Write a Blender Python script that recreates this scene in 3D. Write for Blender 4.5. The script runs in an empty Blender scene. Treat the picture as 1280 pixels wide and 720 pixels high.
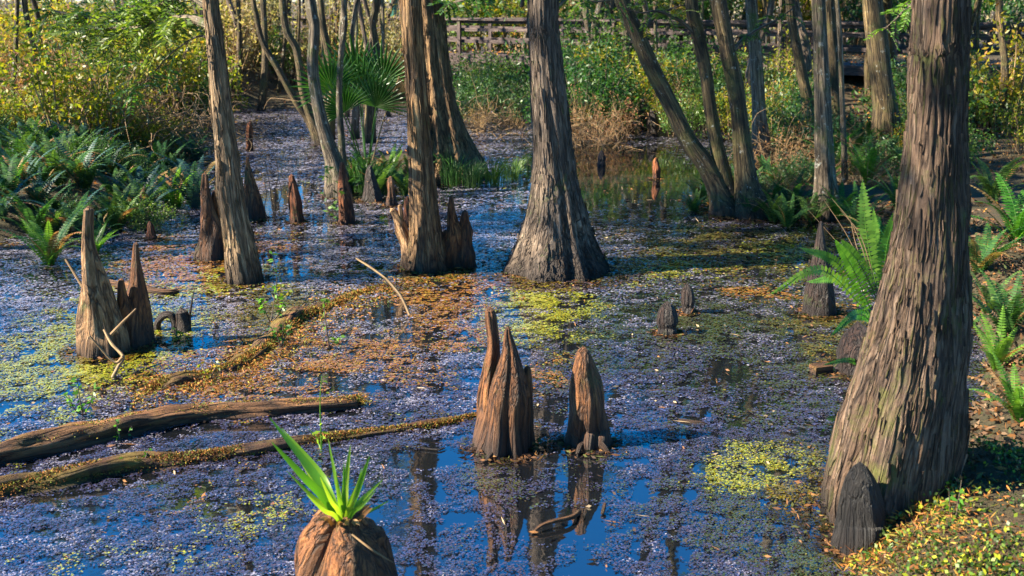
import bpy, math, random
import numpy as np
from mathutils import Vector, Matrix

sc = bpy.context.scene
COL = sc.collection
RN = random.Random(11)
NP = np.random.default_rng(5)
F = 1400.0
PITCH = math.radians(14.6)
CH = 2.6
CP, SP = math.cos(PITCH), math.sin(PITCH)

# ------------------------------------------------------------------ survey: photo pixel -> place on the swamp floor
def ray(px, py):
    x = (px - 640) / F
    y = (360 - py) / F
    return Vector((x, CP + y * SP, -SP + y * CP))

def gp(px, py, z=0.0):
    r = ray(px, py)
    return Vector((0, 0, CH)) + r * ((z - CH) / r.z)

def at(px, py, Y):
    r = ray(px, py)
    return Vector((0, 0, CH)) + r * (Y / r.y)

def mpp(p):                                   # metres per photo pixel at a place
    return (p[1] * CP - (p[2] - CH) * SP) / F

# ------------------------------------------------------------------ noise
def vnoise(x, y, s, seed=0):
    r = np.random.default_rng(seed)
    T = r.random((256, 256))
    X = np.asarray(x) * s + 100.37
    Y = np.asarray(y) * s + 100.71
    xi = np.floor(X).astype(int); yi = np.floor(Y).astype(int)
    fx = X - xi; fy = Y - yi
    fx = fx * fx * (3 - 2 * fx); fy = fy * fy * (3 - 2 * fy)
    a = T[xi % 256, yi % 256]; b = T[(xi + 1) % 256, yi % 256]
    c = T[xi % 256, (yi + 1) % 256]; d = T[(xi + 1) % 256, (yi + 1) % 256]
    return (a * (1 - fx) + b * fx) * (1 - fy) + (c * (1 - fx) + d * fx) * fy

def fbm(x, y, s, seed=0, o=4):
    v = 0; a = 0.5; t = 0
    for i in range(o):
        v = v + a * vnoise(x, y, s * 2 ** i, seed + i); t += a; a *= 0.55
    return v / t

def sstep(a, b, x):
    t = np.clip((np.asarray(x, float) - a) / (b - a), 0, 1)
    return t * t * (3 - 2 * t)

# ------------------------------------------------------------------ mesh builder
class MB:
    def __init__(s):
        s.v = []; s.bk = []; s.col = []; s.f = []; s.n = 0

    def add(s, v, faces, mat=0, bk=None, col=None):
        v = np.asarray(v, float).reshape(-1, 3)
        s.v.append(v)
        s.bk.append(v.copy() if bk is None else np.asarray(bk, float))
        c = np.ones((len(v), 4)) * 0.5
        if col is not None:
            c[:, :3] = np.asarray(col)
        c[:, 3] = 1
        s.col.append(c)
        faces = np.asarray(faces, int)
        if len(faces):
            s.f.append((faces + s.n, mat))
        s.n += len(v)

    def mesh(s, name, mats, origin=(0, 0, 0), smooth=True):
        V = np.concatenate(s.v) - np.asarray(origin, float)
        me = bpy.data.meshes.new(name)
        loops = np.concatenate([f.ravel() for f, m in s.f])
        sizes = np.concatenate([np.full(len(f), f.shape[1]) for f, m in s.f])
        mi = np.concatenate([np.full(len(f), m) for f, m in s.f])
        starts = np.concatenate([[0], np.cumsum(sizes)[:-1]])
        me.vertices.add(len(V)); me.vertices.foreach_set('co', V.astype(np.float32).ravel())
        me.loops.add(len(loops)); me.loops.foreach_set('vertex_index', loops.astype(np.int32))
        me.polygons.add(len(sizes))
        me.polygons.foreach_set('loop_start', starts.astype(np.int32))
        me.polygons.foreach_set('material_index', mi.astype(np.int32))
        me.polygons.foreach_set('use_smooth', np.full(len(sizes), smooth))
        for m in mats:
            me.materials.append(m)
        a = me.attributes.new('bk', 'FLOAT_VECTOR', 'POINT')
        a.data.foreach_set('vector', np.concatenate(s.bk).astype(np.float32).ravel())
        a = me.attributes.new('tint', 'FLOAT_COLOR', 'POINT')
        a.data.foreach_set('color', np.concatenate(s.col).astype(np.float32).ravel())
        me.update(calc_edges=True)
        me.validate()
        return me

def catmull(P, n):
    P = np.asarray(P, float)
    if len(P) == 2:
        t = np.linspace(0, 1, n)[:, None]
        return P[0] * (1 - t) + P[1] * t
    Q = np.vstack([2 * P[0] - P[1], P, 2 * P[-1] - P[-2]])
    m = len(P) - 1
    u = np.linspace(0, m - 1e-6, n)
    i = u.astype(int); t = (u - i)[:, None]
    p0, p1, p2, p3 = Q[i], Q[i + 1], Q[i + 2], Q[i + 3]
    return 0.5 * (2 * p1 + (p2 - p0) * t + (2 * p0 - 5 * p1 + 4 * p2 - p3) * t ** 2 + (3 * p1 - p0 - 3 * p2 + p3) * t ** 3)

def tube(mb, path, radii, seg=8, rings=None, mat=0, flute=None, lump=0.0, seed=0, cap=True, col=None, tipsharp=False, ridge=0.0):
    """swept tube; flute=(count, amp at start, decay length)"""
    rg = np.random.default_rng(seed + 17)
    k = len(path)
    pr = np.column_stack([np.array([list(p) for p in path], float), np.asarray(radii, float)])
    n = rings or max(2, (k - 1) * 4 + 1)
    C = catmull(pr, n)
    P, r = C[:, :3], np.maximum(C[:, 3], 0.0006)
    d = np.gradient(P, axis=0)
    d /= np.linalg.norm(d, axis=1)[:, None] + 1e-9
    s = np.concatenate([[0], np.cumsum(np.linalg.norm(np.diff(P, axis=0), axis=1))])
    u = np.cross(d[0], [0.31, 0.95, 0.05] if abs(d[0][1]) < .9 else [1, 0, .1]); u /= np.linalg.norm(u)
    U = [u]
    for i in range(1, n):
        u = u - d[i] * np.dot(u, d[i]); u /= np.linalg.norm(u) + 1e-9
        U.append(u)
    U = np.array(U); W = np.cross(d, U)
    th = np.linspace(0, 2 * np.pi, seg, endpoint=False)
    TH, S = np.meshgrid(th, s)
    m = np.ones_like(TH)
    if flute:
        c, amp, dec = flute
        ph = rg.random(6) * 6.28
        env = amp * np.exp(-S / dec)
        warp = TH + 0.35 * np.sin(TH * 2 + ph[0]) + 0.12 * np.sin(S * 2.1 + ph[1])
        rid = np.abs(np.sin(warp * c / 2 + ph[2]))
        m += env * (rid * 2 - 1.15) + env * .45 * np.sin(warp * (c * 2 + 1) + ph[3] + S * .8)
    if lump:
        for q in range(7):
            kk = rg.integers(1, 7); mm = rg.normal() * 2.2 / max(np.mean(r) * 3, .05)
            m += lump * rg.random() / (0.6 + .3 * kk) * np.sin(kk * TH + mm * S + rg.random() * 6.28)
    if ridge:
        wob = .5 * np.sin(S * 1.3 + rg.random() * 6) + .25 * np.sin(S * 3.7 + rg.random() * 6) + .15 * np.sin(S * 9.1 + TH * 2)
        for kk in (11, 17, 23, 31):
            if kk < seg / 2.6:
                m += ridge * (np.abs(np.sin((TH + wob * .25) * kk / 2 + rg.random() * 6.28 + .6 * np.sin(S * rg.uniform(1, 3) + TH * 3))) - .6) * (14 / (kk + 6))
    rr = r[:, None] * np.maximum(m, 0.25)
    V = P[:, None, :] + rr[..., None] * (np.cos(TH)[..., None] * U[:, None, :] + np.sin(TH)[..., None] * W[:, None, :])
    off = rg.random(3) * 40
    bk = np.stack([np.cos(TH) * np.maximum(r[:, None], .03) + off[0], np.sin(TH) * np.maximum(r[:, None], .03) + off[1], S + off[2]], -1)
    idx = np.arange(n * seg).reshape(n, seg)
    a = idx[:-1]; b = idx[1:]
    f = np.stack([a, np.roll(a, -1, 1), np.roll(b, -1, 1), b], -1).reshape(-1, 4)
    V = V.reshape(-1, 3); bk = bk.reshape(-1, 3)
    mb.add(V, f, mat, bk, col)
    if cap:
        base = mb.n
        tip = P[-1] + d[-1] * r[-1] * (0.9 if not tipsharp else 1.4)
        last = V[-seg:]
        mb.add(np.vstack([last, tip]), [[j, (j + 1) % seg, seg] for j in range(seg)], mat,
               np.vstack([bk[-seg:], bk[-seg:].mean(0)]), col)
        mb.add(np.vstack([V[:seg], P[0] - d[0] * r[0] * .3]), [[(j + 1) % seg, j, seg] for j in range(seg)], mat,
               np.vstack([bk[:seg], bk[:seg].mean(0)]), col)
    tube.grid = (V.reshape(n, seg, 3), P, bk.reshape(n, seg, 3))
    return P, r

def strips(mb, n, rg, zmax=6, w=.012):
    """lifting strips of bark lying along the last tube"""
    G_, P, BK = tube.grid
    R_, S_ = G_.shape[:2]
    hi = max(8, int((P[:, 2] < zmax).sum()) - 2)
    for q in range(n):
        i = rg.randint(1, hi); k = rg.randint(2, 6); j = rg.randrange(S_)
        if i + k >= R_: continue
        js = [j]
        a = G_[i:i + k + 1, j]; o = a - P[i:i + k + 1]; o /= np.linalg.norm(o, axis=1)[:, None] + 1e-9
        t = G_[i:i + k + 1, (j + 1) % S_] - a; t /= np.linalg.norm(t, axis=1)[:, None] + 1e-9
        u = np.linspace(0, 1, k + 1)
        lift = (.003 + .012 * rg.random() * np.abs(u - rg.choice((0, 1)))) + .002
        ww = w * rg.uniform(.5, 1.3) * (np.sin(u * 2.6 + .3) * .8 + .2)
        a = a + t * (rg.uniform(-.5, .5) * .02 + .006 * np.sin(u * rg.uniform(2, 6)))[:, None]
        L_ = a - t * ww[:, None] / 2 + o * .001; M_ = a + o * lift[:, None]; R2 = a + t * ww[:, None] / 2 + o * .001
        V = np.stack([L_, M_, R2], 1).reshape(-1, 3); b_ = np.repeat(BK[i:i + k + 1, j], 3, 0) + rg.uniform(-3, 3)
        b_[1::3] += .01; b_[2::3] += .02
        I = np.arange(k)[:, None] * 3
        mb.add(V, np.concatenate([I + np.array([[0, 1, 4, 3]]), I + np.array([[1, 2, 5, 4]])]), 0, b_)

def leaves(mb, C, D, L, Wd, mat=0, col=None, droop=0.0, rg=NP):
    """diamond leaves: centres C, directions D, lengths L, widths Wd"""
    C = np.asarray(C, float); n = len(C)
    D = np.asarray(D, float); D = D / (np.linalg.norm(D, axis=1)[:, None] + 1e-9)
    a = rg.normal(size=(n, 3)); S = np.cross(D, a); S /= np.linalg.norm(S, axis=1)[:, None] + 1e-9
    L = np.broadcast_to(L, (n,))[:, None]; Wd = np.broadcast_to(Wd, (n,))[:, None]
    v0 = C; v2 = C + D * L + np.array([0, 0, -1]) * droop * L
    m = C + D * L * .45
    V = np.stack([v0, m + S * Wd / 2, v2, m - S * Wd / 2], 1).reshape(-1, 3)
    f = np.arange(4 * n).reshape(n, 4)
    mb.add(V, f, mat, None, None if col is None else np.repeat(np.broadcast_to(col, (n, 3)), 4, 0))

def box(mb, c, s, rz=0.0, mat=0, off=0.0):
    """box centre c, full size s, turned rz; bk runs along its longest side"""
    h = np.array(s) / 2
    q = np.array([[x, y, z] for x in (-1, 1) for y in (-1, 1) for z in (-1, 1)]) * h
    ax = int(np.argmax(s)); o = [i for i in range(3) if i != ax]
    cr, sr = math.cos(rz), math.sin(rz)
    fs = [[0, 1, 3, 2], [4, 6, 7, 5], [0, 4, 5, 1], [2, 3, 7, 6], [0, 2, 6, 4], [1, 5, 7, 3]]
    for f in fs:
        p = q[f]
        bk = np.stack([p[:, o[0]] + off, p[:, o[1]] + off * 1.7, p[:, ax] + off * 3.1], 1)
        w = np.stack([p[:, 0] * cr - p[:, 1] * sr, p[:, 0] * sr + p[:, 1] * cr, p[:, 2]], 1) + np.array(c)
        mb.add(w, [[0, 1, 2, 3]], mat, bk)

# ------------------------------------------------------------------ scene objects
def thing(name, label, cat, loc, group=None):
    o = bpy.data.objects.new(name, None)
    o.empty_display_size = .1
    COL.objects.link(o); o.location = loc
    o['label'] = label; o['category'] = cat
    if group: o['group'] = group
    return o

def part(name, mb, mats, parent, smooth=True, label=None):
    me = mb if isinstance(mb, bpy.types.Mesh) else mb.mesh(name, mats, parent.matrix_world.translation if False else origin_of(parent), smooth)
    o = bpy.data.objects.new(name, me)
    COL.objects.link(o); o.parent = parent
    if label: o['label'] = label
    return o

def origin_of(o):
    v = Vector((0, 0, 0))
    while o is not None:
        v += o.location; o = o.parent
    return v

def single(name, label, cat, mb, mats, loc, group=None, kind=None, smooth=True):
    me = mb if isinstance(mb, bpy.types.Mesh) else mb.mesh(name, mats, loc, smooth)
    o = bpy.data.objects.new(name, me)
    COL.objects.link(o); o.location = loc
    o['label'] = label; o['category'] = cat
    if group: o['group'] = group
    if kind: o['kind'] = kind
    return o

def copy_thing(o, loc, rz=0.0, scale=1.0, label=None):
    c = o.copy(); COL.objects.link(c)
    c.location = loc; c.rotation_euler = (0, 0, rz); c.scale = (scale,) * 3 if not hasattr(scale, '__len__') else scale
    if label: c['label'] = label
    for ch in list(o.children):
        k = ch.copy(); COL.objects.link(k); k.parent = c
    return c

# ------------------------------------------------------------------ materials
def newmat(name):
    m = bpy.data.materials.new(name); m.use_nodes = True
    nt = m.node_tree; nt.nodes.clear()
    out = nt.nodes.new('ShaderNodeOutputMaterial')
    return m, nt, out

def N(nt, t, **kw):
    n = nt.nodes.new(t)
    for k, v in kw.items():
        if k in n.inputs: n.inputs[k].default_value = v
        else: setattr(n, k, v)
    return n

def ramp(nt, stops, src):
    r = nt.nodes.new('ShaderNodeValToRGB')
    e = r.color_ramp.elements
    while len(e) < len(stops): e.new(.5)
    for i, (p, c) in enumerate(stops):
        e[i].position = p; e[i].color = (*c, 1) if len(c) == 3 else c
    nt.links.new(src, r.inputs[0])
    return r

def mixc(nt, a, b, f, mode='MIX'):
    m = nt.nodes.new('ShaderNodeMix'); m.data_type = 'RGBA'; m.blend_type = mode
    for s, v in ((m.inputs[6], a), (m.inputs[7], b), (m.inputs[0], f)):
        if isinstance(v, bpy.types.NodeSocket): nt.links.new(v, s)
        elif isinstance(v, (int, float)): s.default_value = v
        else: s.default_value = (*v, 1)
    return m.outputs[2]

def bark(name, dark, mid, light, moss=(.07, .1, .02), mossy=0.0, fib=1.0, wet=0.14, rough=.85, bump=1.0, stretch=.055, lichen=0.0):
    m, nt, out = newmat(name); L = nt.links.new
    at_ = N(nt, 'ShaderNodeAttribute', attribute_name='bk')
    mp = N(nt, 'ShaderNodeMapping'); mp.inputs['Scale'].default_value = (1, 1, stretch)
    L(at_.outputs['Vector'], mp.inputs[0])
    n1 = N(nt, 'ShaderNodeTexNoise', Scale=34 * fib, Detail=8.0, Roughness=.66, Distortion=.35); L(mp.outputs[0], n1.inputs[0])
    mp2 = N(nt, 'ShaderNodeMapping'); mp2.inputs['Scale'].default_value = (1, 1, stretch * 1.5)
    L(at_.outputs['Vector'], mp2.inputs[0])
    vo = N(nt, 'ShaderNodeTexNoise', Scale=19 * fib, Detail=2.5, Roughness=.55, Distortion=.5); L(mp2.outputs[0], vo.inputs[0])
    rg1 = N(nt, 'ShaderNodeMath', operation='SUBTRACT'); L(vo.outputs[0], rg1.inputs[0]); rg1.inputs[1].default_value = .5
    rg2 = N(nt, 'ShaderNodeMath', operation='ABSOLUTE'); L(rg1.outputs[0], rg2.inputs[0])
    mp3 = N(nt, 'ShaderNodeMapping'); mp3.inputs['Scale'].default_value = (1, 1, .3)
    L(at_.outputs['Vector'], mp3.inputs[0])
    fl = N(nt, 'ShaderNodeTexNoise', Scale=48 * fib, Detail=6.0, Roughness=.75); L(mp3.outputs[0], fl.inputs[0])
    base = ramp(nt, [(.28, dark), (.5, mid), (.72, light)], n1.outputs[0])
    crev = ramp(nt, [(0, (.12, .12, .12)), (.075, (1, 1, 1))], rg2.outputs[0])
    c = mixc(nt, (dark[0] * .55, dark[1] * .55, dark[2] * .55), base.outputs[0], crev.outputs[0])
    flr = ramp(nt, [(.3, (.55, .52, .5)), (.5, (1, 1, 1)), (.72, (1.45, 1.42, 1.38))], fl.outputs[0])
    c = mixc(nt, c, flr.outputs[0], .8, 'MULTIPLY')
    nl = N(nt, 'ShaderNodeTexNoise', Scale=2.3, Detail=5.0, Roughness=.6); L(at_.outputs['Vector'], nl.inputs[0])
    hu = ramp(nt, [(.3, (.5, .46, .46)), (.5, (.95, .93, .92)), (.7, (1.4, 1.32, 1.2))], nl.outputs[0])
    c = mixc(nt, c, hu.outputs[0], 1.0, 'MULTIPLY')
    if mossy > 0:
        nm = N(nt, 'ShaderNodeTexNoise', Scale=3.7, Detail=8.0, Roughness=.7); L(at_.outputs['Vector'], nm.inputs[0])
        mk = ramp(nt, [(.62 - .3 * mossy, (0, 0, 0)), (.74 - .25 * mossy, (1, 1, 1))], nm.outputs[0])
        c = mixc(nt, c, moss, mk.outputs[0])
    if lichen > 0:
        nm = N(nt, 'ShaderNodeTexNoise', Scale=11.0, Detail=6.0, Roughness=.7)
        ad = N(nt, 'ShaderNodeVectorMath', operation='ADD'); ad.inputs[1].default_value = (7, 3, 9)
        L(at_.outputs['Vector'], ad.inputs[0]); L(ad.outputs[0], nm.inputs[0])
        mk = ramp(nt, [(.62 - .12 * lichen, (0, 0, 0)), (.7 - .1 * lichen, (1, 1, 1))], nm.outputs[0])
        c = mixc(nt, c, (.42, .42, .36), mk.outputs[0])
    if wet > 0:                                   # old flood stain round the foot
        geo = N(nt, 'ShaderNodeNewGeometry'); sx = N(nt, 'ShaderNodeSeparateXYZ'); L(geo.outputs['Position'], sx.inputs[0])
        nz = N(nt, 'ShaderNodeMath', operation='MULTIPLY_ADD'); L(n1.outputs[0], nz.inputs[0]); nz.inputs[1].default_value = -wet * 1.2; L(sx.outputs[2], nz.inputs[2])
        mr = N(nt, 'ShaderNodeMapRange'); L(nz.outputs[0], mr.inputs[0]); mr.inputs[1].default_value = -wet * .75; mr.inputs[2].default_value = wet * .85
        c = mixc(nt, (.018, .012, .010), c, mr.outputs[0])
    b = N(nt, 'ShaderNodeBsdfPrincipled', Roughness=rough); L(c, b.inputs['Base Color'])
    hm = N(nt, 'ShaderNodeMath', operation='MULTIPLY_ADD'); L(crev.outputs[0], hm.inputs[0]); hm.inputs[1].default_value = .6; L(n1.outputs[0], hm.inputs[2])
    hm2 = N(nt, 'ShaderNodeMath', operation='MULTIPLY_ADD'); L(fl.outputs[0], hm2.inputs[0]); hm2.inputs[1].default_value = .7; L(hm.outputs[0], hm2.inputs[2])
    bp = N(nt, 'ShaderNodeBump', Strength=bump, Distance=.03); L(hm2.outputs[0], bp.inputs['Height']); L(bp.outputs[0], b.inputs['Normal'])
    L(b.outputs[0], out.inputs[0])
    return m

def leafmat(name, stops, rough=.45, trans=.35, spec=.5, patch=0.0):
    m, nt, out = newmat(name); L = nt.links.new
    g = N(nt, 'ShaderNodeNewGeometry')
    oi = N(nt, 'ShaderNodeObjectInfo')
    r = ramp(nt, stops, g.outputs['Random Per Island'])
    hv = N(nt, 'ShaderNodeHueSaturation'); L(r.outputs[0], hv.inputs['Color'])
    mr = N(nt, 'ShaderNodeMapRange'); L(oi.outputs['Random'], mr.inputs[0]); mr.inputs[3].default_value = .47; mr.inputs[4].default_value = .53
    L(mr.outputs[0], hv.inputs['Hue'])
    mr2 = N(nt, 'ShaderNodeMapRange'); L(oi.outputs['Random'], mr2.inputs[0]); mr2.inputs[3].default_value = 1.25; mr2.inputs[4].default_value = .75
    L(mr2.outputs[0], hv.inputs['Value'])
    b = N(nt, 'ShaderNodeBsdfPrincipled', Roughness=rough); b.inputs['Specular IOR Level'].default_value = spec
    L(hv.outputs[0], b.inputs['Base Color'])
    t = N(nt, 'ShaderNodeBsdfTranslucent')
    tc = mixc(nt, hv.outputs[0], (1.5, 1.5, .6), 1.0, 'MULTIPLY'); L(tc, t.inputs[0])
    mx = N(nt, 'ShaderNodeMixShader'); mx.inputs[0].default_value = trans
    L(b.outputs[0], mx.inputs[1]); L(t.outputs[0], mx.inputs[2]); L(mx.outputs[0], out.inputs[0])
    return m

def tintmat(name, rough=.4, trans=.15, spec=.5, coat=0.0):
    m, nt, out = newmat(name); L = nt.links.new
    a = N(nt, 'ShaderNodeAttribute', attribute_name='tint')
    b = N(nt, 'ShaderNodeBsdfPrincipled', Roughness=rough); b.inputs['Specular IOR Level'].default_value = spec
    b.inputs['Coat Weight'].default_value = coat; b.inputs['Coat Roughness'].default_value = .08; b.inputs['Coat IOR'].default_value = 2.6
    L(a.outputs['Color'], b.inputs['Base Color'])
    t = N(nt, 'ShaderNodeBsdfTranslucent'); L(a.outputs['Color'], t.inputs[0])
    mx = N(nt, 'ShaderNodeMixShader'); mx.inputs[0].default_value = trans
    L(b.outputs[0], mx.inputs[1]); L(t.outputs[0], mx.inputs[2]); L(mx.outputs[0], out.inputs[0])
    return m

M = {}
M['cypress'] = bark('cypress bark', (.045, .031, .023), (.155, .115, .085), (.36, .295, .235), mossy=.15, wet=.24)
M['cypress_pale'] = bark('pale sunlit cypress bark', (.10, .06, .03), (.33, .225, .125), (.62, .48, .31), mossy=.08, wet=.2)  # bark colour lightened so the slim trunk reads as sunlit
M['cypress_warm'] = bark('warm cypress bark', (.06, .032, .014), (.25, .145, .065), (.50, .34, .17), mossy=.12)
M['cypress_red'] = bark('weathered old cypress bark', (.035, .020, .013), (.165, .105, .068), (.36, .275, .20), moss=(.10, .10, .02), mossy=.3, fib=1.1, wet=.2)
M['mossbark'] = bark('mossy bark', (.028, .020, .011), (.12, .085, .04), (.29, .21, .10), moss=(.105, .095, .03), mossy=.42, lichen=.06)
M['palebark'] = bark('pale lichen bark', (.05, .04, .028), (.19, .15, .10), (.40, .33, .24), mossy=.3, lichen=.25)
M['twig'] = bark('twig bark', (.05, .04, .03), (.14, .11, .08), (.26, .21, .16), wet=0, bump=.3)
M['drytwig'] = bark('dry twig', (.17, .10, .045), (.36, .24, .12), (.56, .42, .24), wet=0, bump=.3)
M['knee'] = bark('cypress knee wood', (.035, .013, .005), (.22, .085, .026), (.46, .21, .07), moss=(.10, .09, .02), mossy=.15, fib=1.4, wet=.2, rough=.7)
M['knee_tan'] = bark('sunlit tan knee wood', (.08, .04, .02), (.32, .18, .08), (.62, .43, .25), mossy=.1, fib=1.2, wet=.1)  # tan raised to carry the direct sun on the tall knee
M['knee_red'] = bark('red brown knee wood', (.05, .018, .010), (.26, .085, .03), (.46, .18, .07), mossy=.05, fib=1.3, wet=.1)
M['knee_dark'] = bark('wet dark knee wood', (.008, .005, .004), (.028, .014, .010), (.065, .034, .024), mossy=.1, fib=1.3, wet=.1, rough=.55)
M['knee_black'] = bark('soaked black knee wood', (.004, .0035, .003), (.008, .006, .005), (.018, .013, .010), fib=1.3, wet=.1, rough=.6)
M['log'] = bark('old log bark', (.04, .018, .008), (.19, .085, .032), (.46, .25, .11), moss=(.16, .09, .02), mossy=.3, wet=.04)
M['rotlog'] = bark('rotten wet log', (.025, .012, .008), (.10, .042, .02), (.24, .10, .035), moss=(.15, .10, .015), mossy=.55, wet=.03)
M['board'] = bark('weathered boardwalk timber', (.06, .045, .045), (.125, .095, .095), (.22, .175, .165), mossy=.08, fib=.8, wet=0, bump=.25, stretch=.05)
M['paint_teal'] = bark('faded green paint', (.03, .16, .13), (.04, .24, .19), (.07, .32, .26), fib=.6, wet=0, bump=.1, rough=.5)
M['fern'] = leafmat('sword fern', [(0, (.02, .06, .02)), (.5, (.035, .105, .028)), (1, (.08, .18, .035))], rough=.6, trans=.35, spec=.25)
M['fern_blue'] = leafmat('blue green fern', [(0, (.02, .06, .065)), (.6, (.035, .10, .085)), (1, (.06, .15, .08))], rough=.5, trans=.35, spec=.35)
M['fern_bright'] = leafmat('bright fern', [(0, (.055, .16, .02)), (.6, (.09, .25, .03)), (1, (.15, .33, .045))], rough=.4, trans=.45)
M['leaf_green'] = leafmat('green shrub leaf', [(0, (.028, .075, .018)), (.5, (.055, .14, .025)), (1, (.12, .22, .04))], trans=.4)
M['leaf_deep'] = leafmat('deep green leaf', [(0, (.018, .05, .022)), (.5, (.035, .095, .03)), (1, (.065, .15, .045))], trans=.35)
M['leaf_yellow'] = leafmat('yellow green leaf', [(0, (.10, .15, .012)), (.5, (.23, .26, .018)), (.85, (.38, .32, .03)), (1, (.34, .17, .03))], trans=.45)
M['leaf_cypress'] = leafmat('cypress needles', [(0, (.04, .10, .018)), (.6, (.085, .17, .026)), (1, (.16, .24, .04))], trans=.45)
M['leaf_dry'] = leafmat('dry leaf', [(0, (.13, .065, .025)), (.5, (.27, .15, .06)), (1, (.42, .28, .13))], trans=.3, rough=.7, spec=.2)
M['leaf_pale'] = leafmat('pale sunlit brush', [(0, (.20, .17, .075)), (.5, (.38, .32, .17)), (1, (.50, .45, .30))], trans=.45, rough=.7, spec=.2)
M['palm'] = leafmat('palmetto', [(0, (.022, .075, .012)), (1, (.065, .165, .022))], rough=.35, trans=.4)
M['palm_dead'] = leafmat('dead palmetto', [(0, (.24, .14, .075)), (1, (.46, .31, .19))], rough=.7, trans=.25)
M['strap'] = leafmat('strap leaf', [(0, (.11, .27, .018)), (1, (.20, .38, .03))], rough=.35, trans=.5)
M['grass'] = leafmat('sedge blade', [(0, (.03, .09, .018)), (1, (.08, .18, .03))], rough=.4, trans=.4)
M['weed'] = tintmat('floating weed', rough=.32, trans=.05, spec=.6, coat=.8)
M['litter'] = tintmat('litter', rough=.75, trans=.1, spec=.25)

# ground: wet peat
m, nt, out = newmat('peat'); M['peat'] = m
tc = N(nt, 'ShaderNodeNewGeometry')
n1 = N(nt, 'ShaderNodeTexNoise', Scale=3.0, Detail=9.0, Roughness=.7); nt.links.new(tc.outputs['Position'], n1.inputs[0])
n2 = N(nt, 'ShaderNodeTexNoise', Scale=40.0, Detail=5.0, Roughness=.7); nt.links.new(tc.outputs['Position'], n2.inputs[0])
r1 = ramp(nt, [(.3, (.02, .014, .009)), (.55, (.075, .045, .022)), (.75, (.16, .085, .035))], n2.outputs[0])
r2 = ramp(nt, [(.45, (.035, .05, .012)), (.6, (.09, .055, .025))], n1.outputs[0])
c = mixc(nt, r1.outputs[0], r2.outputs[0], .4)
b = N(nt, 'ShaderNodeBsdfPrincipled', Roughness=.8); nt.links.new(c, b.inputs['Base Color'])
bp = N(nt, 'ShaderNodeBump', Strength=.8, Distance=.04); nt.links.new(n2.outputs[0], bp.inputs['Height']); nt.links.new(bp.outputs[0], b.inputs['Normal'])
nt.links.new(b.outputs[0], out.inputs[0])

# water: still, tannin dark, mirror like
m, nt, out = newmat('swamp water'); M['water'] = m
tc = N(nt, 'ShaderNodeNewGeometry')
n1 = N(nt, 'ShaderNodeTexNoise', Scale=5.0, Detail=3.0); nt.links.new(tc.outputs['Position'], n1.inputs[0])
bp = N(nt, 'ShaderNodeBump', Strength=.10, Distance=.012); nt.links.new(n1.outputs[0], bp.inputs['Height'])
b = N(nt, 'ShaderNodeBsdfPrincipled', Roughness=.03, IOR=3.6); b.inputs['Base Color'].default_value = (.006, .007, .009, 1)
nt.links.new(bp.outputs[0], b.inputs['Normal']); nt.links.new(b.outputs[0], out.inputs[0])

# ------------------------------------------------------------------ world, sun, camera
SUN_AZ = math.radians(-99)      # from view direction (+Y), negative = towards -X
SUN_EL = math.radians(37)
w = bpy.data.worlds.new('World'); sc.world = w; w.use_nodes = True
nt = w.node_tree; nt.nodes.clear()
sky = nt.nodes.new('ShaderNodeTexSky'); sky.sky_type = 'NISHITA'; sky.sun_disc = False
sky.sun_elevation = SUN_EL; sky.sun_rotation = SUN_AZ
sky.air_density = 1.0; sky.dust_density = .0; sky.ozone_density = 7.0
bg = nt.nodes.new('ShaderNodeBackground'); bg.inputs[1].default_value = .08
wo = nt.nodes.new('ShaderNodeOutputWorld')
hs = nt.nodes.new('ShaderNodeHueSaturation'); hs.inputs['Saturation'].default_value = 1.35
nt.links.new(sky.outputs[0], hs.inputs['Color']); nt.links.new(hs.outputs[0], bg.inputs[0]); nt.links.new(bg.outputs[0], wo.inputs[0])

sd = bpy.data.lights.new('sun', 'SUN'); sd.energy = 5.0; sd.angle = math.radians(.5); sd.color = (1, .88, .68)
so = bpy.data.objects.new('sun', sd); COL.objects.link(so)
tosun = Vector((math.sin(SUN_AZ) * math.cos(SUN_EL), math.cos(SUN_AZ) * math.cos(SUN_EL), math.sin(SUN_EL)))
so.rotation_euler = (-tosun).to_track_quat('-Z', 'Y').to_euler(); so.location = tosun * 60

cd = bpy.data.cameras.new('camera'); cam = bpy.data.objects.new('camera', cd); COL.objects.link(cam)
cd.sensor_width = 36; cd.lens = 36 * F / 1280; cd.clip_start = .05; cd.clip_end = 2000
cam.location = (0, 0, CH); cam.rotation_euler = (math.pi / 2 - PITCH, 0, 0)
cd.dof.use_dof = True; cd.dof.focus_distance = 8.5; cd.dof.aperture_fstop = 3.5
sc.camera = cam
sc.view_settings.view_transform = 'Standard'; sc.view_settings.look = 'None'
sc.view_settings.gamma = 1; sc.view_settings.exposure = 1.95; sc.view_settings.use_curve_mapping = False
sc.render.engine = 'CYCLES'
sc.cycles.use_denoising = True
sc.cycles.max_bounces = 8; sc.cycles.transparent_max_bounces = 8
sc.cycles.caustics_reflective = False; sc.cycles.caustics_refractive = False

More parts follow.
